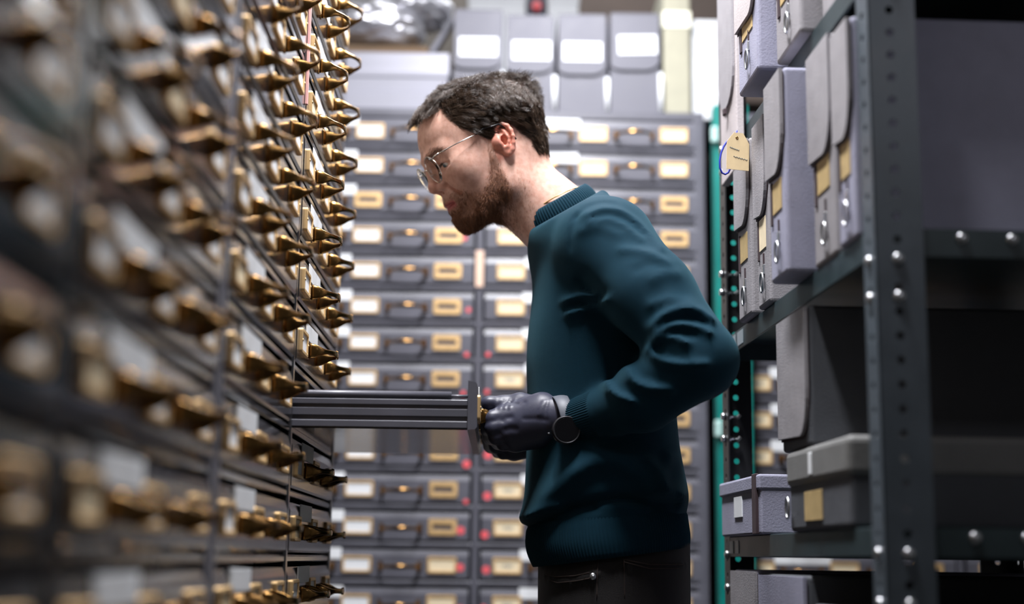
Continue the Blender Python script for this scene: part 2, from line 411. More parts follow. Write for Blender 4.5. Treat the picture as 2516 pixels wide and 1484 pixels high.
# stacked trays and foil-wrapped parcel
xl, xr = BX(700,200)[0], BX(1104,200)[0]
ALU = mat('brushed_aluminium', (.30,.30,.34), .5, metal=.4, noise=.12, nscale=10, stretch=(.3,1,6))
PALEB = mat('pale_lavender_board', (.30,.30,.345), .65, noise=.05, nscale=12)
def slab(name, za, zb, x1, y0, label, m, cat, lip=None):
    r = empty(name, ((xl+x1)/2, y0, za)); tag(r, label, cat, 'flat things stacked on the back cabinet'); w = (x1-xl)/2
    MB().box(-w, w, 0, .33, 0, zb-za, .003).obj('tray_body', m, r)
    if lip: MB().box(-w-.003, w+.003, -.003, .333, (zb-za)-lip, zb-za+.001, .003).obj('rim', PALEB, r)
z0 = TOPZ; za = BX(980,226)[1]; zb = BX(980,178)[1]; zc = BX(980,122)[1]
slab('flat_box', z0+.0005, za-.003, BX(1100,240)[0], 3.05, 'pale flat box lying directly on the cabinet top under two others', PALEB, 'box')
slab('flat_box', za-.002, zb, BX(1100,200)[0], 3.06, 'lavender flat box lying in the middle of the flat stack', PALEB, 'box', .012)
slab('metal_tray', zb+.001, zc, xr, 3.075, 'brushed grey metal tray topmost of the flat stack, under the foil parcel', ALU, 'tray')
FOIL = mat('crumpled_foil', (.66,.66,.70), .34, metal=.8, noise=.15, nscale=12)
def crumple(name, c, r, seed, m, amp=.28, parent=None):
    t = bmesh.new(); bmesh.ops.create_icosphere(t, subdivisions=5, radius=1)
    g = np.random.default_rng(seed); K = g.normal(size=(26,3)); K /= np.linalg.norm(K,axis=1)[:,None]; Fq = g.uniform(2,9,26); ph = g.uniform(0,6,26); A = g.uniform(.3,1,26)/Fq**.8
    for v in t.verts:
        n = np.array(v.co); q = (A*np.abs(np.sin(Fq*(K@n)+ph))).sum()/A.sum()
        s = 1+amp*(q-.6)*1.6
        v.co = Vector((c[0]+n[0]*r[0]*s, c[1]+n[1]*r[1]*s, max(c[2]-r[2]*.85, c[2]+n[2]*r[2]*s)))
    for f in t.faces: f.smooth = False
    b = MB(); b.add(t); return b.obj(name, m, parent)
pc = P(945,45,3.2); r = empty('foil_parcel', (pc.x, 3.2, zc+.001)); tag(r, 'crumpled silver foil parcel lying on the metal tray', 'parcel')
crumple('foil_wrap', (-.05,0,.095), (.15,.11,.06), 5, FOIL, .4, r)
crumple('foil_wrap', (.06,.02,.15), (.10,.09,.045), 8, FOIL, .45, r)
KB = mat('brown_kraft_board', (.14,.09,.05), .8, noise=.1, nscale=20)
MB().box(-.16, .11, -.08, .12, .0, .032, .006).obj('kraft_base', KB, r)
b = MB(); a_, b2 = P(1066,118,3.1), P(1112,48,3.1); dv = (b2-a_)
b.box(-.006, .006, 0, .03, -.012, .085, .001, 1)
st = b.obj('strut', BOXP); st.location = a_; st.rotation_euler = (0, math.atan2(dv.x, dv.z), 0)
tag(st, 'tilted grey strut leaning on the tallest archive box', 'strut')
# teal upright between the two back cabinets
r = empty('teal_upright', (.494, 2.96, 0)); tag(r, 'teal green steel upright between the back cabinets', 'post')
MB().box(-.037, .037, 0, .04, 0, 1.975, .002).obj('post_body', TEAL, r)
for z in (1.905, 1.27): MB().box(-.044, -.028, -.012, .002, z-.018, z+.018, .004).obj('clip', mat('pale_teal_plastic', (.45,.68,.64), .4, noise=.05), r)
# concrete beam in shade above
structure('trim_beam', MB().box(.14, 1.9, 3.62, 3.86, 2.2, 2.9), mat('brown_grey_concrete', (.17,.13,.11), .85, noise=.12, nscale=12, bump=.1))

# ------------------------------------------------------------------ right-hand shelving
SH = empty('shelving_unit', (.391, 1.45, 0), math.radians(2.3))
tag(SH, 'slate grey slotted steel shelving on the right, full of archive boxes', 'shelves')
MS = Matrix.Translation((.391,1.45,0)) @ Matrix.Rotation(math.radians(2.3), 4, 'Z')
BAY, DEP = .815, .46
def perf(b, w, L, M, r=.0042, pitch=.0254, n=12, t=.0022, off=.5):
    """slotted flange: width along local x, height along z, thickness along y"""
    tb = bmesh.new(); N = int(L/pitch)
    for k in range(N):
        z0, z1 = k*pitch, (k+1)*pitch; cx, cz = w*off, (z0+z1)/2
        for y, inner in ((0,0),(t,0)):
            pass
        ringo, ringi = [[],[]], [[],[]]
        for q in range(n):
            a = 2*PI*(q+.5)/n; ca, sa = math.cos(a), math.sin(a)
            tx = (w-cx)/ca if ca > 1e-6 else (-cx/ca if ca < -1e-6 else 1e9); tz = (pitch/2)/abs(sa) if abs(sa) > 1e-6 else 1e9
            s = min(tx, tz)
            for j, y in ((0,0),(1,t)):
                ringo[j].append(tb.verts.new((cx+ca*s, y, cz+sa*s))); ringi[j].append(tb.verts.new((cx+ca*r, y, cz+sa*r)))
        for q in range(n):
            p = (q+1) % n
            tb.faces.new((ringo[0][q],ringo[0][p],ringi[0][p],ringi[0][q])); tb.faces.new((ringo[1][p],ringo[1][q],ringi[1][q],ringi[1][p]))
            tb.faces.new((ringi[0][q],ringi[0][p],ringi[1][p],ringi[1][q]))
        c = [[tb.verts.new((x,y,z)) for x,z in ((0,z0),(w,z0),(w,z1),(0,z1))] for y in (0,t)]
        # corner triangles that the ring leaves open
        for j in (0,1):
            for (X,Z,sx,sz) in ((w,z1,1,1),(0,z1,-1,1),(0,z0,-1,-1),(w,z0,1,-1)):
                best = [v for v in ringo[j] if (v.co.x-cx)*sx > 0 and (v.co.z-cz)*sz > 0]
                e1 = min(best, key=lambda v: abs(v.co.x-X)+abs(v.co.z-Z)*1e-3); e2 = min(best, key=lambda v: abs(v.co.z-Z)+abs(v.co.x-X)*1e-3)
                if e1 is not e2:
                    cv = tb.verts.new((X, 0 if j == 0 else t, Z)); tb.faces.new((e1, cv, e2))
        x0f = [(0,0),(0,t)]
        for X in (0, w):
            f = [tb.verts.new((X,y,z)) for y,z in ((0,z0),(t,z0),(t,z1),(0,z1))]; tb.faces.new(f)
    bmesh.ops.remove_doubles(tb, verts=tb.verts, dist=1e-6)
    b.add(tb, M)
HP = 2.05
def post(x, y, fx, fy, m, wx=.052, wy=.04):
    """angle upright at local corner; flanges run towards fx (along x) and fy (along y)"""
    b = MB()
    M1 = Matrix.Translation((x, y, 0)) @ Matrix.Diagonal((fx, 1, 1, 1))
    perf(b, wx, HP, M1, .0046, off=.46)
    M2 = Matrix.Translation((x, y, 0)) @ Matrix.Rotation(PI/2, 4, 'Z') @ Matrix.Diagonal((fy, -1, 1, 1))
    perf(b, wy, HP, M2 if fy > 0 else M2, .0046)
    return b.obj('post', m, SH)
post(0, 0, 1, 1, POST); post(DEP, 0, -1, 1, POST)
post(0, BAY, 1, -1, BLACKP, .046); post(DEP, BAY, -1, -1, BLACKP)
LEV = [1.036, 1.347, 1.648, .725, 1.955]
SHELFM = mat('dark_teal_steel', (.028,.045,.050), .42, noise=.2, nscale=18, bump=.05)
for z in LEV:
    b = MB(); b.box(.004, DEP-.004, .004, BAY-.004, z-.003, z)
    b.box(.0005, .004, .003, BAY-.003, z-.030, z, .0008, 1); b.box(DEP-.004, DEP-.0005, .003, BAY-.003, z-.030, z)
    b.box(.003, DEP-.003, .003, .006, z-.030, z); b.box(.003, DEP-.003, BAY-.006, BAY-.003, z-.030, z)
    b.obj('shelf', SHELFM, SH)
def bolt(x, y, z, ax):
    b = MB()
    s = Vector(ax); p = Vector((x,y,z))
    b.tube([p-s*.001, p+s*.0012, p+s*.003, p+s*.0045, p+s*.005], [.0062,.0066,.0058,.0036,.0008], 12)
    return b.obj('bolt', STEEL, SH)
for z in LEV:
    for dz in (-.010, .028) if z != 1.036 else (-.012, -.062):
        zz = z-.015+dz if z != 1.347 else z-.012+{-.010:-.040,.028:.0}[dz]-.022
        bolt(.024, 0, zz, (0,-1,0)); bolt(0, .02, zz, (-1,0,0))
        bolt(0, BAY-.02, zz, (-1,0,0))
    for x in (.094, .148): bolt(x, .003, z-.010, (0,-1,0))
for z in (1.455, 1.425, 1.225, 1.19):
    b = MB(); q = MB()
    b.tube([(-.006,BAY-.016,z),(.0,BAY-.016,z)], [.005,.006], 10); b.tube([(.002,BAY-.016,z),(.022,BAY-.016,z)], .002, 8)
    b.tube([(.006,BAY-.016,z),(.009,BAY-.016,z)], .0055, 6); b.box(.019, .024, BAY-.020, BAY-.012, z-.004, z+.004, .001, 1, M=Matrix.Translation((.0215,0,z)) @ Matrix.Rotation(PI/4,4,'Y') @ Matrix.Translation((-.0215,0,-z)))
    b.obj('bolt', STEEL, SH)
lab = MB().box(-.0006, .0005, .655, .695, 1.322, 1.343, .0002, 1).obj('paper_label', mat('clear_grey_label', (.28,.33,.36), .4, noise=.05), SH)
lab = MB().box(-.0006, .0005, .71, .745, 1.322, 1.343, .0002, 1).obj('paper_label', MATS['clear_grey_label'], SH)
for y in (.72,.76): MB().box(-.0006, .0005, y-.012, y+.012, 1.011, 1.030, .0002, 1).obj('paper_label', MATS['clear_grey_label'], SH)
# ------------------------------------------------------------------ boxes on the right-hand shelves
SA = math.radians(2.3); SU = Vector((-math.sin(SA), math.cos(SA), 0)); SN = Vector((math.cos(SA), math.sin(SA), 0)); SO = Vector((.391,1.45,0))
def sy(px, py, xo=0.):
    """distance along the shelving of a point seen in the photograph, on the upright plane xo behind the shelf edge"""
    d = P(px, py, 1.0)-EYE; o = SO+SN*xo
    t = (o-EYE).dot(SN)/d.dot(SN); return (EYE+d*t-o).dot(SU)
def shelf_box(name, y0, y1, xf, z0, h, label, body, front=None, flap=0., group='archive boxes on the right-hand shelves', depth=.40, ring=True, lab=None, strap=False, hidden=None):
    """upright case; local y from y0 (near) to y1 (far), front face at x=xf"""
    r = empty(name, SO+SN*xf+SU*((y0+y1)/2)+Vector((0,0,z0+.0004)), SA); w = (y1-y0)/2-.0015
    tag(r, label, 'box', group)
    MB().box(0, depth, -w, w, 0, h, .005, 3).obj('box_body', body, r)
    fm = front or body
    if flap:
        rr = min(.035, w*.9); n = 7; zf = h-flap
        pts = [(w,h-.002),(w,zf+.004)]
        pts += [(-w+rr-rr*math.sin(PI/2*k/n), zf+rr*1.6-rr*1.6*math.cos(PI/2*k/n)) for k in range(n+1)]
        pts += [(-w,h-.002)]
        b = MB(); b.prism(pts, 'x', -.0055, -.0008); b.obj('flap', fm, r)
        b = MB(); b.prism([(p[0],p[1]-.0035) for p in pts], 'x', -.0012, .0); b.obj('flap_shadow', STRAP_SHADOW, r)  # dark copy set lower: shadow line under the flap put into colour
    if lab:
        zl, hl, m = lab
        b = MB(); b.box(-.0012, .001, -w*.55, w*.5, zl, zl+hl, .0004, 1); b.obj('label', m, r)
        b = MB(); b.box(-.002, .001, w*.55, w*.72, zl-.012, zl+hl+.004, .0006, 1); b.obj('strap_slot', STRAP_SHADOW, r)
    if ring:
        b = MB(); n = 16; pts = [(-.004, -w*.15+.0085*math.cos(2*PI*k/n), .032+.0135*math.sin(2*PI*k/n)) for k in range(n)]
        b.tube(pts, .0017, 8, closed=True); b.box(-.0025, .001, -w*.15-.004, -w*.15+.004, .044, .058, .0008, 1); b.obj('finger_ring', STEEL, r)
        b = MB(); b.box(-.002, .001, -w*.15-.0025, -w*.15+.001, .052, .074, .0006, 1); b.obj('strap', STRAP_SHADOW, r)
    return r
Z1 = 1.347
for k, (a, b_, xf, h, fl, bm_, fm_, lb, lab) in enumerate((
    (max(.047, sy(2142,450,-.01)), sy(2047,520,-.01), -.004, .252, .135, BOXL, BOXG, (.075,.04,MANILA), 'grey flap case next to the near slotted post, its lavender side filling the shelf end'),
    (sy(2044,560,-.008), sy(1988,600,-.008), -.002, .266, .14, BOXG, BOXG, (.085,.04,MANILA), 'narrow grey flap case between the near end case and the protruding lavender case'),
    (sy(1925,650,-.037), sy(1884,660,-.037), -.032, .262, .13, BOXL, BOXG, (.085,.04,MANILA), 'lavender flap case sticking out beyond its neighbours on the middle shelf'),
    (sy(1880,640,-.012), sy(1851,680,-.012), -.006, .268, .14, BOXG, BOXG, (.08,.045,CREAM), 'grey flap case just beyond the protruding lavender case'),
    (sy(1838,700,-.015), sy(1806,720,-.015), -.010, .262, .125, BOXG, BOXG, (.085,.04,MANILA), 'farthest grey flap case on the middle shelf, next to the far post'))):
    shelf_box('flap_case', a, b_, xf, Z1, h, lab, bm_, fm_, fl, lab=lb)
Z2 = 1.648
PINKG = mat('pale_pinkish_board', (.50,.45,.45), .7, noise=.05, nscale=25, bump=.2, bscale=300)
shelf_box('flap_case', .365, .49, -.036, Z2, .30, 'flap case on the top shelf with its underside overhanging the shelf edge', BOXL, PINKG, .21, group='archive boxes on the right-hand shelves', lab=(.07,.03,MANILA))
shelf_box('flap_case', .225, .355, -.014, Z2, .30, 'grey case on the top shelf nearer the camera than the overhanging one', BOXG, PINKG, .2, lab=(.07,.03,MANILA))
shelf_box('flap_case', .06, .215, .01, Z2, .28, 'grey case at the near end of the top shelf, mostly behind the post', BOXG, BOXG, .2)
ZL = 1.036
# low lavender box with a dark band
y0, y1 = sy(1890,1240), .775
r = empty('low_box', SO+SN*(-.012)+SU*((y0+y1)/2)+Vector((0,0,ZL+.0004)), SA); w = (y1-y0)/2
tag(r, 'low lavender box with a dark band and pale label on the lower shelf', 'box', 'archive boxes on the right-hand shelves')
MB().box(0, .32, -w, w, 0, .078, .003).obj('box_body', BOXL, r)
MB().box(-.003, .323, -w-.002, w+.002, .060, .081, .003).obj('lid', BOXL, r)
b = MB(); b.box(-.0042, .001, -w+.012, -w+.036, .0, .0825, .0008, 1); b.obj('band', STRAP_SHADOW, r)
MB().box(-.0016, .001, -.02, .035, .026, .056, .0004, 1).obj('label', WHITE, r)
# lidded box
y0, y1 = sy(2082,1150,-.008), sy(1930,1150,-.008)
r = empty('lidded_box', SO+SN*(-.008)+SU*((y0+y1)/2)+Vector((0,0,ZL+.0004)), SA); w = (y1-y0)/2
tag(r, 'dark box with a paler grey lid and manila label on the lower shelf', 'box', 'archive boxes on the right-hand shelves')
LID = mat('pale_grey_lid', (.19,.19,.185), .6, noise=.08, nscale=25, bump=.2, bscale=300)
MB().box(.004, .41, -w+.003, w-.003, 0, .085, .006, 3).obj('box_body', BOXD, r)
MB().box(0, .415, -w, w, .056, .101, .008, 3).obj('lid', LID, r)
MB().box(.0025, .006, -w*.15, w*.42, .012, .047, .0004, 1).obj('label', MANILA, r)
MB().box(-.0015, .002, .008, .022, .066, .092, .0006, 1).obj('paper_label', WHITE, r)
b = MB(); n = 16; b.tube([(-.002, w*.9+.008*math.cos(2*PI*k/n), .030+.013*math.sin(2*PI*k/n)) for k in range(n)], .0017, 8, closed=True); b.obj('finger_ring', STEEL, r)
shelf_box('flap_case', sy(1990,950,-.004), sy(1919,950,-.004), -.004, ZL+.1016, .172, 'dark grey flap case standing upright on the pale box lid', BOXD, BOXG, .158, ring=False)
ZB = .725
shelf_box('flap_case', sy(1864,1440), sy(1803,1440), 0, ZB, .262, 'grey case on the lowest visible shelf nearest the far post', BOXL, BOXG, .2)
shelf_box('flap_case', sy(1985,1440), sy(1872,1440), 0, ZB, .258, 'grey case on the lowest visible shelf beside the far one', BOXD, BOXL, .2)
shelf_box('flap_case', .05, sy(1995,1440), 0, ZB, .225, 'dark low case on the lowest visible shelf behind the near post', BOXD, BOXD, .15)
# pale folder and kraft tag at the far post
y0, y1 = sy(1812,250,-.014), sy(1773,250,-.014)
r = empty('hanging_folder', SO+SN*(-.016)+SU*((y0+y1)/2)+Vector((0,0,1.58)), SA); w = (y1-y0)/2
tag(r, 'pale pinkish folder hanging over the shelf edge at the far post', 'folder')
MB().box(0, .012, -w, w, 0, .36, .002).obj('cover', PINKG, r)
b = MB(); rr = .02; pts = [(w-.004,.33),(w-.004,.16)]+[(0+(w-.006)*math.cos(PI*k/10), .16-.05*math.sin(PI*k/10)) for k in range(1,10)]+[(-w+.006,.16),(-w+.006,.33)]
b.prism(pts, 'x', -.004, -.0005); b.obj('flap', BOXG, r)
b = MB(); b.box(-.008, -.003, -.006, .006, .098, .108, .001, 1); b.obj('clasp', STRAP_SHADOW, r)
tl = P(1813,372,1.98); r = empty('kraft_tag', tl); r.rotation_euler = (0, math.radians(2), math.radians(10))
tag(r, 'buff paper tag on a blue cord hanging from the shelf corner', 'tag')
s = 1.98/3494*1.02; w, h = 29*s, 48*s
b = MB(); pts = [(-w,-h),(w,-h),(w,h*.45),(w*.45,h),(-w*.4,h),(-w,h*.5)]
b.prism(pts, 'y', -.0006, .0006); b.obj('tag_card', KRAFT, r)
b = MB(); b.mi = 0
for zz, x0, x1 in ((h*.18,-w*.75,w*.1),(-h*.3,-w*.4,w*.85)):
    n = 26; b.tube([(x0+(x1-x0)*k/n, -.0009, zz-.0012*k/n*3+.0013*math.sin(k*1.9)*math.cos(k*.63)) for k in range(n+1)], .00035, 5)
b.obj('handwriting', INK, r)
b = MB(); b.tube([(.0016*math.cos(2*PI*k/12)-.002, -.0007, h*.72+.0016*math.sin(2*PI*k/12)) for k in range(12)], .0007, 6, closed=True); b.obj('eyelet', BRASS, r)
pts = [P(x,y,1.985)-tl for x,y in ((1811,333),(1800,338),(1786,350),(1779,362),(1773,378),(1770,398),(1771,415),(1777,427),(1785,430),(1793,425),(1797,416),(1803,395),(1809,350),(1813,335))]
b = MB(); b.tube([p+Vector((0,.002,0)) for p in pts], .0014, 8); b.tube([Vector((-.002,.002,h*.72)), Vector((-.001,.006,h*1.02)), Vector((.002,.012,h*1.25))], .0012, 8)
b.obj('cord', mat('blue_cord', (.015,.03,.42), .6, noise=.1), r)
# ------------------------------------------------------------------ smooth solids for the figure
class Field:
    """signed distance grid (metres); shapes are blended in and one smooth surface is taken out"""
    def __init__(s, lo, hi, h):
        s.lo = np.array(lo, np.float32); s.h = h
        s.n = tuple(int(math.ceil((hi[i]-lo[i])/h))+1 for i in range(3))
        s.f = np.full(s.n, .05, np.float32)
    def sub(s, lo, hi):
        a = [max(0, int((lo[i]-s.lo[i])/s.h)) for i in range(3)]; b = [min(s.n[i], int((hi[i]-s.lo[i])/s.h)+2) for i in range(3)]
        if any(b[i] <= a[i] for i in range(3)): return None, None, None, None
        sl = tuple(slice(a[i], b[i]) for i in range(3))
        ax = [(s.lo[i]+s.h*np.arange(a[i], b[i])).astype(np.float32) for i in range(3)]
        return sl, ax[0][:,None,None], ax[1][None,:,None], ax[2][None,None,:]
    def _mix(s, sl, d, k, mode):
        g = s.f[sl]
        if mode == 'cut': d = -d; g2 = np.maximum(g, d)+(np.maximum(k-np.abs(g-d), 0)**2)/(4*k) if k > 0 else np.maximum(g, d)
        else: g2 = np.minimum(g, d)-(np.maximum(k-np.abs(g-d), 0)**2)/(4*k) if k > 0 else np.minimum(g, d)
        s.f[sl] = g2
    def cone(s, a, b, ra, rb, k=.01, mode='add', sc=(1,1,1)):
        """capsule whose radius goes from ra to rb; sc stretches space about a (squashed sections)"""
        a = np.array(a, float); b = np.array(b, float); R = max(ra, rb); pad = R*max(1, *[1/q for q in sc])+k+.012
        sl, X, Y, Z = s.sub(np.minimum(a,b)-pad, np.maximum(a,b)+pad)
        if sl is None: return s
        sc = np.array(sc, float); d = (b-a)*sc; L2 = float(d@d)+1e-12
        px, py, pz = (X-a[0])*sc[0], (Y-a[1])*sc[1], (Z-a[2])*sc[2]
        t = np.clip((px*d[0]+py*d[1]+pz*d[2])/L2, 0, 1)
        q = np.sqrt((px-t*d[0])**2+(py-t*d[1])**2+(pz-t*d[2])**2)-(ra+(rb-ra)*t)
        s._mix(sl, (q/max(sc)).astype(np.float32), k, mode); return s
    def chain(s, pts, rs, k=.006, mode='add', sc=(1,1,1)):
        for i in range(len(pts)-1): s.cone(pts[i], pts[i+1], rs[i], rs[i+1], k, mode, sc)
        return s
    def ell(s, c, r, k=.01, mode='add', R=None):
        """ellipsoid; R rows are its own axes"""
        c = np.array(c, float); r = np.array(r, float); pad = r.max()+k+.012
        sl, X, Y, Z = s.sub(c-pad, c+pad)
        if sl is None: return s
        X, Y, Z = X-c[0], Y-c[1], Z-c[2]
        if R is not None: X, Y, Z = (X*R[i][0]+Y*R[i][1]+Z*R[i][2] for i in range(3))
        k0 = np.sqrt((X/r[0])**2+(Y/r[1])**2+(Z/r[2])**2); k1 = np.sqrt((X/r[0]**2)**2+(Y/r[1]**2)**2+(Z/r[2]**2)**2)+1e-6
        s._mix(sl, (k0*(k0-1)/k1).astype(np.float32), k, mode); return s
    def coords(s):
        return s.sub(s.lo, s.lo+s.h*(np.array(s.n)-1))[1:]
    def surface(s):
        f = s.f; ins = f < 0; nx, ny, nz = s.n
        cnt = np.zeros((nx-1,ny-1,nz-1), np.float32); acc = np.zeros((nx-1,ny-1,nz-1,3), np.float32)
        quads = []
        def cells(i): return i
        for ax in range(3):
            sA = [slice(None)]*3; sB = [slice(None)]*3; sA[ax] = slice(0,-1); sB[ax] = slice(1,None)
            a, b = f[tuple(sA)], f[tuple(sB)]; cr = ins[tuple(sA)] != ins[tuple(sB)]
            I = np.argwhere(cr)
            va = a[cr]; vb = b[cr]; t = va/(va-vb)
            p = I.astype(np.float32); p[:,ax] += t
            o1, o2 = (ax+1) % 3, (ax+2) % 3
            quad = []; ok = np.ones(len(I), bool)
            for d1, d2 in ((0,0),(-1,0),(-1,-1),(0,-1)):
                c = I.copy(); c[:,o1] += d1; c[:,o2] += d2
                ok &= (c >= 0).all(1) & (c < np.array([nx-1,ny-1,nz-1])).all(1); quad.append(c)
            for c in quad:
                cc = c[ok]; np.add.at(cnt, tuple(cc.T), 1); np.add.at(acc, tuple(cc.T), p[ok])
            flip = (va < 0)[ok]
            q = np.stack([np.ravel_multi_index(tuple(c[ok].T), cnt.shape) for c in quad], 1)
            q[~flip] = q[~flip][:, ::-1]; quads.append(q)
        Q = np.concatenate(quads); used = np.unique(Q); idx = np.full(cnt.size, -1, np.int64); idx[used] = np.arange(len(used))
        V = acc.reshape(-1,3)[used]/cnt.reshape(-1)[used][:,None]
        return V*s.h+s.lo, idx[Q]
    def grad(s, V):
        """outward unit normals at points"""
        g = np.zeros_like(V)
        for ax in range(3):
            e = np.zeros(3); e[ax] = s.h
            g[:,ax] = s.at(V+e)-s.at(V-e)
        return g/(np.linalg.norm(g,axis=1)[:,None]+1e-9)
    def at(s, V):
        u = (V-s.lo)/s.h; u = np.clip(u, 0, np.array(s.n)-1.001); i = u.astype(int); w = u-i; out = 0
        for dx in (0,1):
            for dy in (0,1):
                for dz in (0,1):
                    out = out + s.f[i[:,0]+dx,i[:,1]+dy,i[:,2]+dz]*(w[:,0] if dx else 1-w[:,0])*(w[:,1] if dy else 1-w[:,1])*(w[:,2] if dz else 1-w[:,2])
        return out
def np_mesh(name, V, Q, *mats, smooth=True):
    me = bpy.data.meshes.new(name); V = np.ascontiguousarray(V, np.float32); n = len(Q); k = Q.shape[1]
    me.vertices.add(len(V)); me.vertices.foreach_set('co', V.ravel())
    me.loops.add(n*k); me.loops.foreach_set('vertex_index', Q.astype(np.int32).ravel())
    me.polygons.add(n); me.polygons.foreach_set('loop_start', np.arange(0, n*k, k, dtype=np.int32))
    me.polygons.foreach_set('use_smooth', np.full(n, smooth))
    for m_ in mats: me.materials.append(m_)
    me.update(); me.validate(); return me
def paint(me, C, name='tone'):
    a = me.color_attributes.new(name, 'FLOAT_COLOR', 'POINT')
    a.data.foreach_set('color', np.concatenate([C, np.ones((len(C),1))],1).astype(np.float32).ravel())
def smoothstep(a, b, x): t = np.clip((x-a)/(b-a), 0, 1); return t*t*(3-2*t)
def relax(V, Q, it=1, w=.5):
    for _ in range(it):
        acc = np.zeros_like(V); c = np.zeros(len(V))
        for i in range(4):
            for j in (1, 3): np.add.at(acc, Q[:,i], V[Q[:,(i+j)%4]]); np.add.at(c, Q[:,i], 1)
        V = V*(1-w)+w*acc/np.maximum(c,1)[:,None]
    return V
def seg_dist(X, Z, pts):
    """distance in a plane to an open polyline"""
    d = None
    for (ax, az), (bx, bz) in zip(pts[:-1], pts[1:]):
        ux, uz = bx-ax, bz-az; t = np.clip(((X-ax)*ux+(Z-az)*uz)/(ux*ux+uz*uz+1e-12), 0, 1)
        q = (X-ax-t*ux)**2+(Z-az-t*uz)**2; d = q if d is None else np.minimum(d, q)
    return np.sqrt(d)
# ------------------------------------------------------------------ the man: head and neck
YM = 2.10                                     # his middle plane
def rot(axis, deg): return np.array(Matrix.Rotation(math.radians(deg), 3, axis))
PITCH, YAW = 25., 14.
TRAG = np.array(P(1222, 389, YM))             # ear-hole level on the middle plane
# head frame: x to the face, y to his left (the camera side), z to the crown
B0 = np.array([[-1,0,0],[0,-1,0],[0,0,1]], float).T
RH = rot('Z', YAW) @ rot('Y', -PITCH) @ B0
def HW(p): return (np.atleast_2d(p)*.01) @ RH.T+TRAG        # head centimetres -> world
def WH(V): return (V-TRAG) @ RH*100
lo = np.array([-12,-10,-15.5])*.01; hi = np.array([14,10,14.5])*.01
HF = Field(lo, hi, .00135)
def c(*v): return np.array(v, float)*.01
def both(fn):
    for sgn in (1, -1): fn(sgn)
k = .02
HF.ell(c(.9,0,4.9), c(9.2,7.5,7.3), .0)
HF.ell(c(4.6,0,5.0), c(5.6,6.3,5.9), .02)
HF.ell(c(-3.6,0,5.4), c(5.0,6.9,6.0), .02)
HF.ell(c(-3.0,0,-.5), c(4.6,5.8,5.0), .03)
HF.ell(c(5.0,0,-1.4), c(5.0,6.3,6.6), .03)
both(lambda s: HF.ell(c(6.9,s*4.1,-.2), c(2.3,2.4,2.6), .02))
both(lambda s: HF.cone(c(1.8,s*5.7,-1.2), c(2.2,s*5.2,-5.2), .013, .012, .02))
both(lambda s: HF.cone(c(2.2,s*5.2,-5.2), c(7.8,s*1.9,-7.1), .012, .013, .03))
HF.ell(c(8.2,0,-6.8), c(1.8,2.3,1.7), .015)
HF.ell(c(4.0,0,-5.6), c(4.0,3.8,2.0), .02)
HF.ell(c(8.0,0,-3.3), c(2.3,2.9,2.9), .012)                     # mouth block
both(lambda s: HF.cone(c(10.2,s*.9,3.3), c(8.3,s*4.6,3.4), .0080, .0065, .014))      # brow
both(lambda s: HF.ell(c(10.5,s*3.2,1.9), c(1.9,1.7,1.35), .012, 'cut'))              # sockets
both(lambda s: HF.ell(c(8.15,s*3.15,1.55), c(1.42,1.55,1.42), .004))                  # lids over the ball
both(lambda s: HF.cone(c(9.3,s*1.8,2.75), c(8.2,s*4.7,2.5), .0030, .0034, .007))    # upper lid fold
HF.chain([c(10.1,0,3.0),c(10.4,0,1.7),c(10.95,0,-.4)], [.0062,.0068,.0085], .010)
HF.ell(c(10.98,0,-.95), c(1.0,.95,.85), .006)
both(lambda s: HF.ell(c(9.95,s*1.18,-1.3), c(.95,.62,.70), .005))
both(lambda s: HF.ell(c(10.2,s*.66,-2.0), c(.60,.32,.36), .002, 'cut'))
HF.cone(c(10.4,0,-1.5), c(9.9,0,-2.1), .0028, .003, .004)
both(lambda s: HF.chain([c(10.0,0,-3.78),c(9.75,s*1.0,-3.75),c(8.9,s*2.3,-4.15)], [.0050,.0050,.0025], .006))
both(lambda s: HF.chain([c(9.7,0,-4.88),c(9.42,s*1.0,-4.85),c(8.75,s*2.2,-4.45)], [.0058,.0055,.0025], .006))
both(lambda s: HF.chain([c(10.8,0,-4.28),c(10.1,s*1.2,-4.25),c(9.0,s*2.7,-4.35)], [.0022,.0022,.0014], .0012, 'cut'))
both(lambda s: HF.cone(c(9.5,s*2.1,-1.4), c(8.5,s*3.4,-3.4), .0015, .0018, .010, 'cut'))   # nasolabial
# eyes: cut the opening between the lids
both(lambda s: HF.chain([c(9.9,s*2.0,1.1),c(9.85,s*3.3,1.25),c(8.9,s*4.95,1.05)], [.0024,.0056,.0042], .0012, 'cut'))
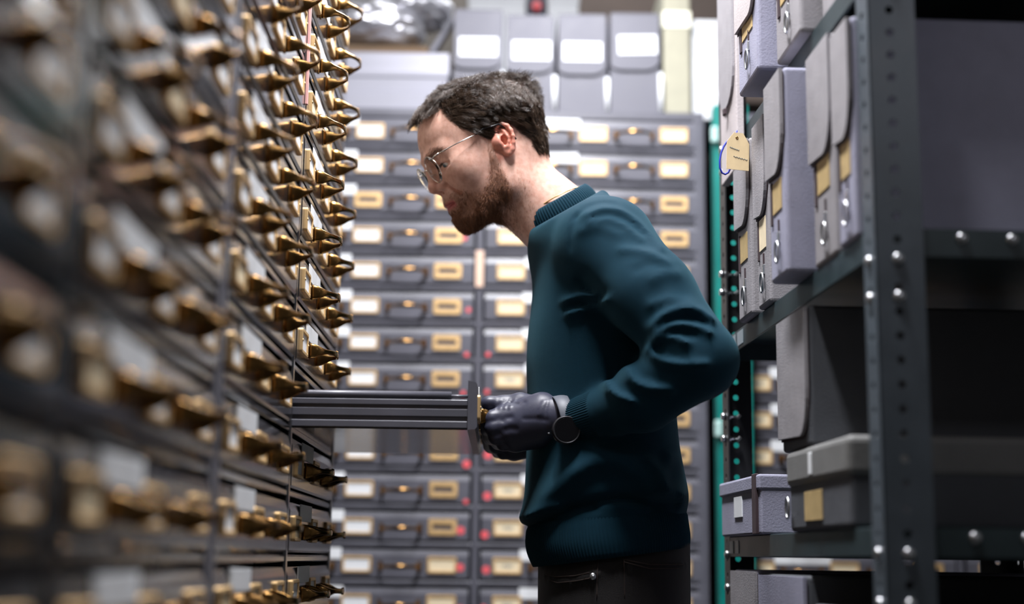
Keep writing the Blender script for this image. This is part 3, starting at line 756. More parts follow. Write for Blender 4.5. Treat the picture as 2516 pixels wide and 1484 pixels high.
# ears
EARM = {}
def ear(s):
    o = c(1.25, s*7.1, .95)
    tilt, flare = 16., 24.
    ux = np.array([-math.cos(math.radians(flare)), s*math.sin(math.radians(flare)), 0]); up = np.array([-math.sin(math.radians(tilt)),0,math.cos(math.radians(tilt))])
    up = up-ux*(up@ux); up /= np.linalg.norm(up); n = np.cross(ux, up); n = n*s if (n[1]*s > 0) == (s > 0) else n
    if n[1]*s < 0: n = -n
    EARM[s] = (o, ux, up, n)
    K_ = .84; E = lambda a, b, d=0.: o+(ux*a+up*b+n*d)*.01*K_
    R = np.array([ux, up, n])
    HF.ell(E(1.35,.2,-.15), c(1.55,2.75,.42)*K_, .004, R=R)
    HF.ell(E(1.0,-2.0,.0), c(.95,1.0,.40)*K_, .005, R=R)
    HF.cone(E(.3,0,-.4), E(1.0,0,-.4), .014, .010, .006)
    HF.ell(E(1.15,-.35,.35), c(.86,1.15,.85)*K_, .002, 'cut', R)
    HF.ell(E(1.2,1.75,.30), c(.75,.55,.32)*K_, .003, 'cut', R)
    hel = [E(.15,.55,.1),E(-.02,1.4,.15),E(.25,2.3,.2),E(.95,2.85,.25),E(1.8,2.75,.25),E(2.5,2.1,.22),E(2.8,1.1,.2),E(2.7,.0,.18),E(2.3,-1.1,.15),E(1.7,-2.1,.12),E(1.0,-2.6,.1)]
    HF.chain(hel, [.0024,.0029,.0031,.0032,.0032,.0032,.0031,.0030,.0028,.0030,.0034], .0022)
    anti = [E(1.35,1.95,.05),E(1.75,1.2,.18),E(1.95,.3,.22),E(1.75,-.75,.20),E(1.2,-1.45,.15)]
    HF.chain(anti, [.0022,.0026,.0028,.0028,.0026], .0030)
    HF.chain([E(.75,2.15,.42),E(1.5,2.3,.42),E(2.1,1.65,.40),E(2.3,.7,.38),E(2.2,-.3,.36),E(1.8,-1.2,.32)], [.0018,.0021,.0021,.0020,.0019,.0014], .0014, 'cut')
    HF.chain([E(.1,-.15,.15),E(.3,-.55,.35),E(.2,-.95,.2)], [.0028,.0036,.0028], .003)     # tragus
    HF.chain([E(.9,-1.3,.2),E(1.25,-1.4,.2)], [.0026,.0028], .003)
    HF.ell(E(.75,-.35,-.1), c(.35,.42,.6)*K_, .002, 'cut', R)
both(ear)
# neck, leading back and down into the collar
NK0, NK1 = ((np.array(P(1268,455,YM))-TRAG) @ RH), ((np.array(P(1414,582,YM))-TRAG) @ RH)
HF.cone(NK0, NK1, .0555, .062, .025)
both(lambda s: HF.cone(c(-1.0,s*4.9,-1.2), ((np.array(P(1325,592,YM-s*.03))-TRAG) @ RH), .013, .011, .022))
HF.ell(((np.array(P(1262,520,YM))-TRAG) @ RH), (.013,.016,.014), .02)                      # larynx
V, Q = HF.surface(); V = relax(V, Q, 1, .4)
NRM = HF.grad(V); C = V*100; X, Y, Z = C.T; AY = np.abs(Y)
SKIN_V = V
# ---- where hair and beard grow (head centimetres)
def hair_mask(X, Y, Z):
    AY = np.abs(Y)
    hl = np.interp(AY, [0,2,3.6,4.6,5.4,6.2,7.0,7.8], [9.3,9.5,9.6,9.2,8.0,6.4,4.4,3.0])          # front hairline: needs z above
    fr = smoothstep(0, .5, Z-hl+ (0))                                                     # top part
    side = smoothstep(5.7, 5.1, X)*smoothstep(.5, 1.1, Z-np.interp(X, [-9,-5,-2.6,-1.2,2.0,2.3,3.9,5.0,5.6], [-1.8,-1.4,.4,3.0,3.6,1.2,2.6,3.6,6.5]))
    back = smoothstep(-3.5, -4.5, X)*smoothstep(-2.7, -2.0, Z-.12*(X+8))
    return np.clip(np.maximum(np.maximum(fr*smoothstep(10.6,9.9,X), side), back), 0, 1)
def beard_mask(X, Y, Z):
    AY = np.abs(Y)
    top = np.interp(X, [-1,1.9,3.0,3.7,4.6,5.8,7.2,8.2,9.2,11], [-1,1.6,1.4,-1.2,-3.0,-4.0,-4.2,-3.5,-2.7,-2.5])
    b = smoothstep(.5, -1.3, Z-top)*smoothstep(1.9, 3.0, X)
    b *= 1-smoothstep(-6.8, -8.4, Z)*smoothstep(5.2, 3.0, X)
    lips = np.exp(-((Z+4.35)/.85)**2*1.2)*smoothstep(2.6, 2.1, AY)*smoothstep(8.4, 8.9, X)
    return np.clip(b*(1-1.15*lips), 0, 1)
HM, BM = hair_mask(X,Y,Z), beard_mask(X,Y,Z)
neckst = smoothstep(-3,-7,Z)*smoothstep(-1.5,1.0,X)*smoothstep(-13.5,-9.5,Z)
base = np.array([.78,.485,.385]); tone = np.repeat(base[None], len(V), 0)
red = np.array([.74,.28,.20])
earr = smoothstep(6.6,7.6,AY)*smoothstep(-4,-3,-np.abs(X+1.2)*1.0-0)*smoothstep(-4.2,-3.4,Z)*smoothstep(4.6,3.6,Z)
earr = np.where((X < 2.4) & (X > -2.6) & (AY > 6.75+.5*(X < .6)) & (Z > -2.4) & (Z < 4.2), .75, 0.)
nose = np.exp(-(((X-11.0)/1.6)**2+(Y/1.5)**2+((Z+.9)/1.2)**2))*.45
chk = np.exp(-(((X-8)/2.2)**2+((AY-4)/1.8)**2+((Z+.6)/1.5)**2))*.32
earr = earr*smoothstep(-2.3,-1.1,Z)*smoothstep(6.7,7.2,AY); w = np.clip(earr+nose+chk, 0, 1)[:,None]; tone = tone*(1-w)+red*w
lipm = (np.exp(-((Z+4.35)/.72)**4)*smoothstep(2.5, 2.1, AY)*smoothstep(8.75, 9.1, X))[:,None]
tone = tone*(1-lipm*.95)+np.array([.52,.13,.14])*lipm*.95
sk = np.array([.075,.045,.030]); bd = np.array([.20,.085,.042])
tone = tone*(1-.85*HM[:,None])+sk*.85*HM[:,None]
tone = tone*(1-.55*BM[:,None])+bd*.55*BM[:,None]
tone = tone*(1-.22*neckst[:,None])+np.array([.30,.18,.13])*.22*neckst[:,None]
for (mx,my,mz,r_) in ((7.4,6.0,2.2,.14),(4.2,6.5,-1.0,.1),(1.0,5.0,-8.7,.16),(6.6,5.2,-1.1,.09)):   # moles
    q = np.exp(-(((X-mx)**2+(Y-my)**2+(Z-mz)**2)/r_**2))[:,None]; tone = tone*(1-.6*q)+np.array([.25,.10,.06])*.6*q
def vcol_mat(name, rough, sub=0., bump=.0, bscale=400., spec=.5, sheen=0.):
    M = mat(name, (.5,.5,.5), rough, bump=bump, bscale=bscale, spec=spec, sub=sub, sheen=sheen)
    nt = M.node_tree; a = nt.nodes.new('ShaderNodeAttribute'); a.attribute_name = 'tone'
    nt.links.new(a.outputs['Color'], nt.nodes['Principled BSDF'].inputs['Base Color'])
    return M
SKIN = vcol_mat('skin', .44, sub=.12, bump=.10, bscale=900, spec=.4)
nt_ = SKIN.node_tree; at_ = [n for n in nt_.nodes if n.type == 'ATTRIBUTE'][0]; nz = nt_.nodes.new('ShaderNodeTexNoise'); nz.inputs['Scale'].default_value = 130; nz.inputs['Detail'].default_value = 5; tcn = [n for n in nt_.nodes if n.type == 'TEX_COORD'][0]; nt_.links.new(tcn.outputs['Object'], nz.inputs['Vector'])
rmp = nt_.nodes.new('ShaderNodeValToRGB'); rmp.color_ramp.elements[0].position = .33; rmp.color_ramp.elements[1].position = .68; rmp.color_ramp.elements[0].color = (.86,.76,.72,1); rmp.color_ramp.elements[1].color = (1.06,1.06,1.06,1)
mx = nt_.nodes.new('ShaderNodeMix'); mx.data_type = 'RGBA'; mx.blend_type = 'MULTIPLY'; mx.inputs[0].default_value = 1; nt_.links.new(nz.outputs['Fac'], rmp.inputs[0]); nt_.links.new(at_.outputs['Color'], mx.inputs[6]); nt_.links.new(rmp.outputs[0], mx.inputs[7]); nt_.links.new(mx.outputs[2], nt_.nodes['Principled BSDF'].inputs['Base Color'])
pb = SKIN.node_tree.nodes['Principled BSDF']; pb.inputs['Subsurface Radius'].default_value = (1,.35,.2); pb.inputs['Subsurface Scale'].default_value = .006
Vw = V @ RH.T+TRAG
man = link('person', np_mesh('person', Vw, Q, SKIN)); paint(man.data, tone)
tag(man, 'man in a teal jumper, glasses and black gloves leaning over the open drawer', 'person')
# ---- eyes
EYEM = vcol_mat('eye', .12)
for s in (1, -1):
    t = bmesh.new(); bmesh.ops.create_uvsphere(t, u_segments=40, v_segments=28, radius=.0125)
    ce = c(8.12, s*3.15, 1.5); gaze = np.array([.86, .10, -.50]); gaze /= np.linalg.norm(gaze)
    co = np.array([v.co for v in t.verts]); a = (co/.0125) @ gaze
    bulge = smoothstep(.86, .93, a)*.0006
    for v, bl in zip(t.verts, bulge): v.co *= 1+bl/.0125; v.co = Vector((np.array(v.co)+ce) @ RH.T+TRAG)
    for f in t.faces: f.smooth = True
    me = bpy.data.meshes.new('eyeball'); t.to_mesh(me); t.free(); me.materials.append(EYEM)
    iris = smoothstep(.875, .89, a)[:,None]; pup = smoothstep(.968, .975, a)[:,None]
    col_ = np.array([.72,.68,.66])*(1-iris)+np.array([.10,.14,.17])*iris; col_ = col_*(1-pup)+.004*pup
    paint(me, col_); link('eyeball', me, None, man)
# ---- strands
def strands(name, roots, dirs, nrm, length, M, npt=7, rad=.00022, curl=.35, clump=.5, seed=1, gravity=0., nclump=None, lift=.0, taper=.35, freq=160.):
    g = np.random.default_rng(seed); n = len(roots)
    cid = None
    if nclump:
        ci = g.choice(n, nclump, replace=False); d = np.empty(n); cid = np.empty(n, int)
        for i0 in range(0, n, 2000):
            dd = ((roots[i0:i0+2000,None]-roots[None,ci])**2).sum(2); cid[i0:i0+2000] = dd.argmin(1)
    K = g.normal(size=(3,3,4)); PHq = g.uniform(0, 6.28, (3,4))
    def flow(p, fs):
        out = np.zeros_like(p)
        for j in range(4):
            ph = (p*fs*(.6+.35*j)) @ (K[:,:,j]/np.linalg.norm(K[:,:,j],axis=0)); out += np.sin(ph+PHq[:,j])
        return out/2
    pts = np.zeros((n, npt, 3)); pts[:,0] = roots; d = dirs.copy(); step = (length/(npt-1))[:,None]
    jit = g.normal(size=(n,3))*(.09+.20*np.asarray(curl))
    ph0 = g.uniform(0, 6.28, n if cid is None else nclump); ph0 = ph0 if cid is None else ph0[cid]+g.normal(size=n)*.35
    curl = np.asarray(curl)*np.ones((n,1)); lift = np.asarray(lift)*np.ones((n,1)); gravity = np.asarray(gravity)*np.ones((n,1)); DN = np.array([0,0,-1.]) @ RH; side = np.cross(nrm, dirs); side /= np.linalg.norm(side,axis=1)[:,None]+1e-9
    for i in range(1, npt):
        q = flow(roots if cid is None else roots[ci][cid]*.8+roots*.2, freq)
        wob = np.sin(ph0+i*1.5)[:,None]*side*curl+np.cos(ph0*1.3+i*1.5)[:,None]*nrm*curl*.6
        v = d+q*curl*.9+wob+jit+DN*gravity*(i/npt)**1.5+nrm*lift*(1-i/npt)
        v /= np.linalg.norm(v,axis=1)[:,None]
        inn = (v*nrm).sum(1)[:,None]; v = v-nrm*np.minimum(inn+.10*(i > 2), 0)*.9; v /= np.linalg.norm(v,axis=1)[:,None]
        pts[:,i] = pts[:,i-1]+v*step
    if cid is not None and clump:
        ctr = pts[ci][cid]; wgt = (clump*np.linspace(0,1,npt)**1.3)[None,:,None]
        pts = pts*(1-wgt)+(ctr+ (roots-roots[ci][cid])[:,None]*.25)*wgt
    pw = pts.reshape(-1,3) @ RH.T+TRAG
    hc = bpy.data.hair_curves.new(name); hc.add_curves([npt]*n)
    hc.attributes['position'].data.foreach_set('vector', pw.astype(np.float32).ravel())
    r = (rad*(1-(1-taper)*np.linspace(0,1,npt)**2))[None]*g.uniform(.7,1.2,(n,1))
    ra = hc.attributes.get('radius') or hc.attributes.new('radius', 'FLOAT', 'POINT')
    ra.data.foreach_set('value', r.astype(np.float32).ravel())
    o = bpy.data.objects.new(name, hc); COL.objects.link(o); o.parent = man; hc.materials.append(M); o['kind'] = 'stuff'
    return o
def hair_mat(name, col, var=.35, rough=.38, spec=.5):
    M = bpy.data.materials.new(name); M.use_nodes = True; nt = M.node_tree; b = nt.nodes['Principled BSDF']
    hi_ = nt.nodes.new('ShaderNodeHairInfo'); r = nt.nodes.new('ShaderNodeValToRGB')
    r.color_ramp.elements[0].color = (*[x*(1-var) for x in col],1); r.color_ramp.elements[1].color = (*[min(1,x*(1+var)) for x in col],1)
    nt.links.new(hi_.outputs['Random'], r.inputs[0]); nt.links.new(r.outputs[0], b.inputs['Base Color'])
    b.inputs['Roughness'].default_value = rough; b.inputs['Specular IOR Level'].default_value = spec
    return M
def fibre_mat(name, col, rough=.32, rad=.4, var=.3):
    M = bpy.data.materials.new(name); M.use_nodes = True; nt = M.node_tree; nt.nodes.remove(nt.nodes['Principled BSDF'])
    h = nt.nodes.new('ShaderNodeBsdfHairPrincipled'); h.model = 'CHIANG'; h.parametrization = 'COLOR'
    h.inputs['Color'].default_value = (*col,1); h.inputs['Roughness'].default_value = rough; h.inputs['Radial Roughness'].default_value = rad; h.inputs['IOR'].default_value = 1.42; h.inputs['Random Roughness'].default_value = .3
    hi_ = nt.nodes.new('ShaderNodeHairInfo'); r = nt.nodes.new('ShaderNodeValToRGB')
    r.color_ramp.elements[0].color = (*[x*(1-var) for x in col],1); r.color_ramp.elements[1].color = (*[min(1,x*(1+var)) for x in col],1)
    nt.links.new(hi_.outputs['Random'], r.inputs[0]); nt.links.new(r.outputs[0], h.inputs['Color'])
    nt.links.new(h.outputs[0], nt.nodes['Material Output'].inputs[0]); return M
HAIRM = hair_mat('dark_brown_hair', (.056,.034,.021), .5, .30, .38); BEARDM = hair_mat('auburn_beard', (.26,.115,.058), .5, .45, .4); BROWM = hair_mat('brow_hair', (.11,.06,.035), .3, .5)
def sample(mask, n, seed):
    g = np.random.default_rng(seed); A = V[Q]; ar = np.linalg.norm(np.cross(A[:,2]-A[:,0], A[:,3]-A[:,1]),axis=1)
    p = ar*mask[Q].mean(1); p /= p.sum(); i = g.choice(len(Q), n, p=p); a, b = g.random((n,1)), g.random((n,1))
    F4 = V[Q[i]]; r = (F4[:,0]*(1-a)+F4[:,1]*a)*(1-b)+(F4[:,3]*(1-a)+F4[:,2]*a)*b
    N4 = NRM[Q[i]].mean(1); return r, N4/np.linalg.norm(N4,axis=1)[:,None]
def along(d, n): d = d-n*(d*n).sum(1)[:,None]; return d/(np.linalg.norm(d,axis=1)[:,None]+1e-9)
notear = 1-smoothstep(6.5,6.8,AY)*(X < 2.4)*(X > -1.2-.25*(Z-1))*(Z < 3.7)*(Z > -3)
r, n_ = sample(HM*notear, 42000, 2); rc = r*100
ctr = np.array([-4.5,0,12.])
rad_ = rc-ctr; rad_ /= np.linalg.norm(rad_,axis=1)[:,None]+1e-6
top = smoothstep(5.5, 9.5, rc[:,2]); frt = smoothstep(1, 6, rc[:,0])
sw = np.stack([-.75+0*top, 0*top, -.75+0*top], 1)                                     # sides sweep back and down
dn = np.stack([.12+0*top, 0*top, -1+0*top], 1)
bk = smoothstep(-3, -6, rc[:,0])[:,None]
sd = sw*(1-bk)+dn*bk
fw = np.stack([1+0*top, .12*np.sign(rc[:,1])+.25*rc[:,1]/6, .25*frt], 1)
fw = fw*(1-smoothstep(3.2,4.8,np.abs(rc[:,1])))[:,None]+sw*smoothstep(3.2,4.8,np.abs(rc[:,1]))[:,None]; tp = fw*smoothstep(-3,2,rc[:,0])[:,None]+rad_*(1-smoothstep(-3,2,rc[:,0]))[:,None]
d = along(sd*(1-top[:,None])+tp*top[:,None], n_)
L = .026+.011*top+.001*top*frt*smoothstep(4.5,3,np.abs(rc[:,1]))-.015*smoothstep(2.8,-2.0,rc[:,2])
fz = (top*smoothstep(3.5,7.5,rc[:,0])*smoothstep(5.0,3.0,np.abs(rc[:,1])))[:,None]
lift_ = (.10+.28*top)[:,None]+.95*fz; grav_ = .25+1.5*fz
hair_o = strands('hair', r, d, n_, L*(1-.22*fz[:,0])*np.random.default_rng(4).uniform(.75,1.1,len(r)), HAIRM, 10, .00021, (.16+.55*top)[:,None], .66, 3, nclump=1500, lift=lift_, gravity=grav_, freq=70.)
BD = BM*(.28+.72*smoothstep(-2.0,-5.5,Z+.25*(X-5)))
r, n_ = sample(BD, 13000, 5); rc = r*100
d = np.stack([.35+.0*rc[:,0], .12*np.sign(rc[:,1]), -1+0*rc[:,0]], 1); d = along(d, n_)
Lb = .0045+.0055*smoothstep(-4.5,-8,rc[:,2])
beard_o = strands('beard', r, d, n_, Lb*np.random.default_rng(6).uniform(.6,1.2,len(r)), BEARDM, 6, .00013, .55, .3, 7, nclump=1500, lift=.7, freq=240.)
r, n_ = sample(neckst*(1-BM)*.9, 1200, 15); d = along(np.stack([.5+0*r[:,0], 0*r[:,0], -.8+0*r[:,0]],1), n_)
strands('neck_stubble', r, d, n_, np.full(len(r), .0035), BEARDM, 4, .00010, .3, 0, 8, lift=.5)
brow = np.exp(-((Z-3.15-.22*(AY-1)*(AY<3.4)-.53*(AY>=3.4)+.28*(AY-3.4)*(AY>=3.4))/.32)**2)*smoothstep(.9,1.5,AY)*smoothstep(5.6,4.6,AY)*smoothstep(6.0,7.5,X)
r, n_ = sample(brow, 460, 9); d = along(np.stack([-.5+0*r[:,0], .9*np.sign(r[:,1]), .25+0*r[:,0]],1), n_)
strands('eyebrow', r, d, n_, np.full(len(r), .0075), BROWM, 5, .00014, .12, 0, 9, lift=.35)
r, n_ = sample(np.exp(-((Z-1.62)/.15)**2)*np.exp(-((AY-3.3)/.9)**2)*smoothstep(9,9.5,X), 90, 10); d = along(np.stack([1+0*r[:,0], .1*np.sign(r[:,1]), -.4+0*r[:,0]],1), n_)
strands('eyelashes', r, d*.5+n_, n_, np.full(len(r), .0065), HAIRM, 5, .00010, .06, 0, 10)
# ------------------------------------------------------------------ spectacles
def HPT(px, py, yh):
    """photograph point met on the plane y=yh (cm) of the head frame"""
    d = np.array(P(px, py, 1.0)-EYE); e = np.array(EYE); n = RH[:,1]
    t = (TRAG@n+yh*.01-e@n)/(d@n); return ((e+d*t-TRAG) @ RH)*100
WIRE = mat('silver_gold_wire', (.80,.75,.70), .2, metal=1., noise=.08)
BLACKPL = mat('black_acetate', (.012,.012,.014), .3, noise=.1)
LENS = bpy.data.materials.new('clear_lens'); LENS.use_nodes = True
lb_ = LENS.node_tree.nodes['Principled BSDF']; lb_.inputs['Transmission Weight'].default_value = 1; lb_.inputs['Roughness'].default_value = .0; lb_.inputs['IOR'].default_value = 1.06; lb_.inputs['Base Color'].default_value = (.97,.98,.97,1); lb_.inputs['Specular IOR Level'].default_value = .9
lc = HPT(1065, 417, 3.3)
hinge = HPT(1070, 387, 6.5); earp = HPT(1207, 311, 7.75)
def hw(p): return Vector(HW(p)[0])
tl_ = math.radians(10); wrap = math.radians(4)
def lens_pt(s, a, k_=1., dx=0.):
    w, h = 2.35*k_, 2.1*k_
    u, v = w*math.cos(a), h*math.sin(a)
    v2 = v*(1-.06*math.cos(a)); return (lc[0]+dx+v2*math.sin(tl_)*1.0-abs(u)*0-s*u*math.sin(wrap), s*3.3+u, lc[2]+v2*math.cos(tl_))
b = MB()
for s in (1,-1): b.tube([hw(lens_pt(s, 2*PI*k/44)) for k in range(44)], .00062, 8, closed=True)
b.tube([hw((lc[0]+.35+.18*math.cos(PI*t), 1.0*t, lc[2]+.55+.25*math.cos(PI*t/2))) for t in [x/6-1 for x in range(13)]], .0009, 8)
for s in (1,-1):
    b.tube([hw(lens_pt(s, PI*.22 if s > 0 else PI*.78)), hw((lc[0]-.1, s*6.3, lc[2]+1.35)), hw((lc[0]-.7, s*6.7, lc[2]+1.4))], .0012, 8)
    b.tube([hw((lc[0]+.1, s*1.3, lc[2]-.3)), hw((lc[0]-.7, s*1.25, lc[2]-.5)), hw((lc[0]-1.0, s*1.15, lc[2]-.9))], .0005, 6)
gl = b.obj('glasses_frame', WIRE, man); gl.name = 'glasses'
for s in (1,-1):
    t = bmesh.new(); n = 40
    for dx in (-.05, .02):
        ctr_ = t.verts.new(hw((lc[0]+dx+.12, s*3.3, lc[2])))
        rim = [t.verts.new(hw(lens_pt(s, 2*PI*k/n, .985, dx))) for k in range(n)]
        mid = [t.verts.new(hw(lens_pt(s, 2*PI*k/n, .55, dx+.08))) for k in range(n)]
        for k in range(n):
            j = (k+1) % n; f = t.faces.new((rim[k],rim[j],mid[j],mid[k])); f.smooth = True; f = t.faces.new((mid[k],mid[j],ctr_)); f.smooth = True
        if dx < 0: r0 = rim
        else:
            for k in range(n): t.faces.new((r0[k],r0[(k+1)%n],rim[(k+1)%n],rim[k]))
    q = MB(); q.add(t); q.obj('lens', LENS, gl)
    h0 = np.array((lc[0]-.7, s*6.7, lc[2]+1.4)); e0 = np.array((earp[0], s*7.75, earp[2])); k1 = h0*.28+e0*.72
    q = MB(); q.tube([hw(h0+(k1-h0)*t+np.array([0,s*.55*math.sin(PI*t),0])) for t in np.linspace(0,1,8)], .0009, 8); tp_ = q.obj('temple', WIRE, gl)
    e1 = e0+np.array([-1.2,s*.1,-.05]); e2 = e0+np.array([-2.3,-s*.15,-1.2]); e3 = e0+np.array([-2.9,-s*.35,-3.0])
    q = MB(); pp = [k1+(e0-k1)*t+np.array([0,s*.1*(1-t),.25*math.sin(PI*t)]) for t in np.linspace(-.05,1,7)]+[e1,e2,e3]
    q.tube([hw(p) for p in pp], [.0011]*5+[.0014]*5, 8); q.obj('ear_tip', BLACKPL, tp_)
print('FAR LENS', lc, hinge, earp)
# ------------------------------------------------------------------ clothes
KNIT = mat('teal_knit', (.0028,.027,.046), .85, noise=.10, nscale=900, bump=.35, bscale=2300, sheen=.14, spec=.15)
kb = KNIT.node_tree.nodes['Principled BSDF']; kb.inputs['Sheen Roughness'].default_value = .45; kb.inputs['Sheen Tint'].default_value = (.25,.62,.75,1)
DENIM = mat('brown_black_denim', (.0075,.0055,.0055), .75, noise=.3, nscale=700, bump=.4, bscale=1500, sheen=.1)
def Pn(px, py, Y): return np.array(P(px, py, Y))
TF = Field((-.06,1.72,.90), (.42,2.46,1.56), .0042)
X_, Y_, Z_ = TF.coords()
# torso: front and back edges of the side view, half width across
rows = np.array([[515,1420,1475,.070],[540,1370,1532,.125],[568,1326,1566,.168],[610,1313,1592,.186],[680,1311,1614,.184],[760,1305,1628,.176],[830,1296,1636,.170],[900,1293,1642,.166],[1000,1297,1655,.164],[1100,1294,1664,.168],[1170,1291,1678,.172],[1215,1289,1686,.174],[1250,1289,1684,.172],[1272,1293,1676,.168],[1300,1297,1676,.166],[1345,1301,1686,.168],[1420,1320,1690,.166]])
zs, xf, xb, hw_ = [], [], [], []
for y, f, b_, h in rows:
    pf, pb_ = Pn(f,y,YM), Pn(b_,y,YM); zs.append((pf[2]+pb_[2])/2); xf.append(pf[0]); xb.append(pb_[0]); hw_.append(h)
zs, xf, xb, hw_ = (np.array(v)[::-1] for v in (zs,xf,xb,hw_))
zi = np.linspace(zs[0], zs[-1], 200)
sm = lambda v: np.convolve(np.pad(np.interp(zi,zs,v),6,mode='edge'), np.ones(13)/13, 'valid')
xf_, xb_, hw2 = sm(xf), sm(xb), sm(hw_)
zz = Z_[0,0]; CX = np.interp(zz,zi,(xf_+xb_)/2)[None,None]; HX = np.interp(zz,zi,(xb_-xf_)/2)[None,None]; HYw = np.interp(zz,zi,hw2)[None,None]
q = ((np.abs(X_-CX)/HX)**2.3+(np.abs(Y_-YM)/HYw)**2.3)**(1/2.3)
d = (q-1)*np.minimum(HX, HYw)*.85
TF.f[:] = np.maximum(d, Z_-zs[-1]-.004).astype(np.float32)
# hem: front low point and back edge slant
pf, pb_ = Pn(1322,1392,YM), Pn(1690,1343,YM)
hem = (pf[2]+(X_-pf[0])*(pb_[2]-pf[2])/(pb_[0]-pf[0])).astype(np.float32)
# shoulders and arms
SHN, ELN, WRN = Pn(1494,604,1.945), Pn(1718,884,1.845), Pn(1428,1030,1.955)
TF.cone(Pn(1422,556,2.05), Pn(1485,602,1.97), .050, .060, .03)
TF.cone(Pn(1422,556,2.15), Pn(1480,602,2.24), .050, .060, .03)
TF.ell(Pn(1394,590,2.10), (.046,.10,.05), .05)
UP1 = Pn(1600,725,1.888)
TF.chain([SHN, UP1, ELN], [.064,.0560,.0505], .022)
FM = Pn(1580,978,1.885); CUF = Pn(1490,1010,1.925)
TF.chain([ELN, FM, CUF], [.0495,.0440,.0345], .012)
TF.chain([CUF, WRN], [.0270,.0225], .008)
SHF, ELF, WRF = Pn(1480,600,2.25), Pn(1600,880,2.33), Pn(1455,1035,2.20)
TF.chain([SHF, ELF], [.062,.052], .025); TF.chain([ELF, WRF], [.049,.029], .012)
# folds, drawn where the photograph shows them on the camera side of the sleeve and body
def fold(pts, amp, sig, Yp=1.86, ymax=2.02, ymin=0.):
    """ridge (amp>0) or furrow (amp<0) along a line"""
    w = [Pn(x,y,Yp) for x,y in pts]; w2 = [(p[0],p[2]) for p in w]
    xs = [p[0] for p in w2]; zs_ = [p[1] for p in w2]; m_ = sig*3.2
    sl, X, Y, Z = TF.sub((min(xs)-m_, max(ymin,TF.lo[1]), min(zs_)-m_), (max(xs)+m_, ymax, max(zs_)+m_))
    if sl is None: return
    d = seg_dist(X+0*Z, Z+0*X, w2)
    g = np.exp(-(d/(sig*.82))**2)*smoothstep(ymax, ymax-.06, Y)
    TF.f[sl] -= ((1.15 if amp > 0 else .7)*amp*g).astype(np.float32)
def zz2(pts): return [(1200+x/2.649, 440+y/2.649) for x,y in pts]
for pts, amp, sig in (
    ([(1055,985),(1090,940),(1150,905),(1250,880),(1350,893),(1415,945)], .0085, .0085),
    ([(1080,1000),(1150,962),(1260,945),(1370,985)], -.0060, .0065),
    ([(1070,1040),(1130,1000),(1200,985),(1300,1000),(1390,1040)], .0080, .0075),
    ([(1100,1060),(1200,1040),(1300,1060)], -.0050, .006),
    ([(1060,1085),(1120,1060),(1190,1075),(1250,1115)], .0065, .0065),
    ([(1030,1130),(1065,1180),(1130,1225),(1230,1250),(1370,1255)], .0070, .0085),
    ([(1060,1130),(1120,1170),(1220,1200)], -.0050, .0075),
    ([(905,1245),(915,1300),(960,1350),(1040,1385),(1160,1395)], .0075, .0080),
    ([(950,1240),(1000,1300),(1090,1330)], -.0045, .0095),
    ([(775,1310),(790,1370),(840,1420),(920,1455)], .0065, .0070),
    ([(820,1300),(860,1370),(940,1410)], -.0035, .009),
    ([(870,460),(960,470),(1060,500),(1140,560)], .0035, .0090),
    ([(960,610),(1030,580),(1110,590)], -.0035, .0090),
    ([(1060,680),(1120,640),(1210,640)], .0030, .011),
    ([(1050,850),(1150,820),(1290,840)], .0045, .010),
    ([(650,195),(760,160),(880,175),(980,240),(1060,340),(1130,450)], .0038, .0075),
    ([(700,215),(820,195),(930,250),(1020,340)], -.0030, .0065),
    ([(660,250),(780,235),(890,280),(990,380)], .0032, .0075),
    ([(620,300),(740,290),(860,350)], .0022, .0085),
    ([(585,190),(552,300),(548,400)], -.0022, .0045),                                   # armhole seam
    ([(580,200),(650,130),(740,104),(830,112)], -.0022, .0045),
    ): fold(zz2(pts), amp, sig)
for pts, amp, sig in (
    ([(500,800),(590,782),(680,800)], .0050, .0080), ([(510,850),(600,835),(690,845)], -.0035, .0075), ([(520,882),(640,862),(730,850)], .0050, .0080),
    ([(600,680),(650,750),(720,820)], -.006, .010)): fold(zz2(pts), amp, sig, 1.95, 2.04)
def zz3(pts): return [(1240+x/2.541, 900+y/2.541) for x,y in pts]
for pts, amp, sig in (
    ([(150,930),(260,810),(400,680),(560,590),(700,600),(820,660),(920,740),(1090,800)], .0080, .020),
    ([(900,600),(960,680),(1000,760)], .0070, .012), ([(1040,560),(1000,640),(960,720)], .005, .012),
    ([(150,985),(300,940),(450,890),(600,860),(720,835),(900,850),(1070,850)], -.0130, .0105),
    ([(600,875),(740,868),(880,880)], .004, .006),
    ([(140,940),(240,920),(330,895)], .006, .012), ([(900,800),(1030,815),(1110,815)], .006, .013)): fold(zz3(pts), amp, sig, 1.95, 2.2)
# trim the neck opening and the hem
TF.f[:] = np.maximum(TF.f, hem-Z_)
ncol_c = Pn(1366,520,YM); ncol_ax = Pn(1330,455,YM)-ncol_c; ncol_ax /= np.linalg.norm(ncol_ax)
vd = ncol_c-np.array(EYE); vd /= np.linalg.norm(vd); ncol_ax -= vd*(ncol_ax@vd); ncol_ax /= np.linalg.norm(ncol_ax)
hgt = ((X_-ncol_c[0])*ncol_ax[0]+(Y_-ncol_c[1])*ncol_ax[1]+(Z_-ncol_c[2])*ncol_ax[2])
rad_c = np.sqrt((X_-ncol_c[0])**2+(Y_-ncol_c[1])**2+(Z_-ncol_c[2])**2)
TF.f[:] = np.maximum(TF.f, hgt+.005)
Vs, Qs = TF.surface(); Vs = relax(Vs, Qs, 1, .5)
sw = link('sweater', np_mesh('sweater', Vs, Qs, KNIT), None, man)
sw.modifiers.new('smooth', 'SUBSURF').levels = 1; sw.modifiers['smooth'].render_levels = 1
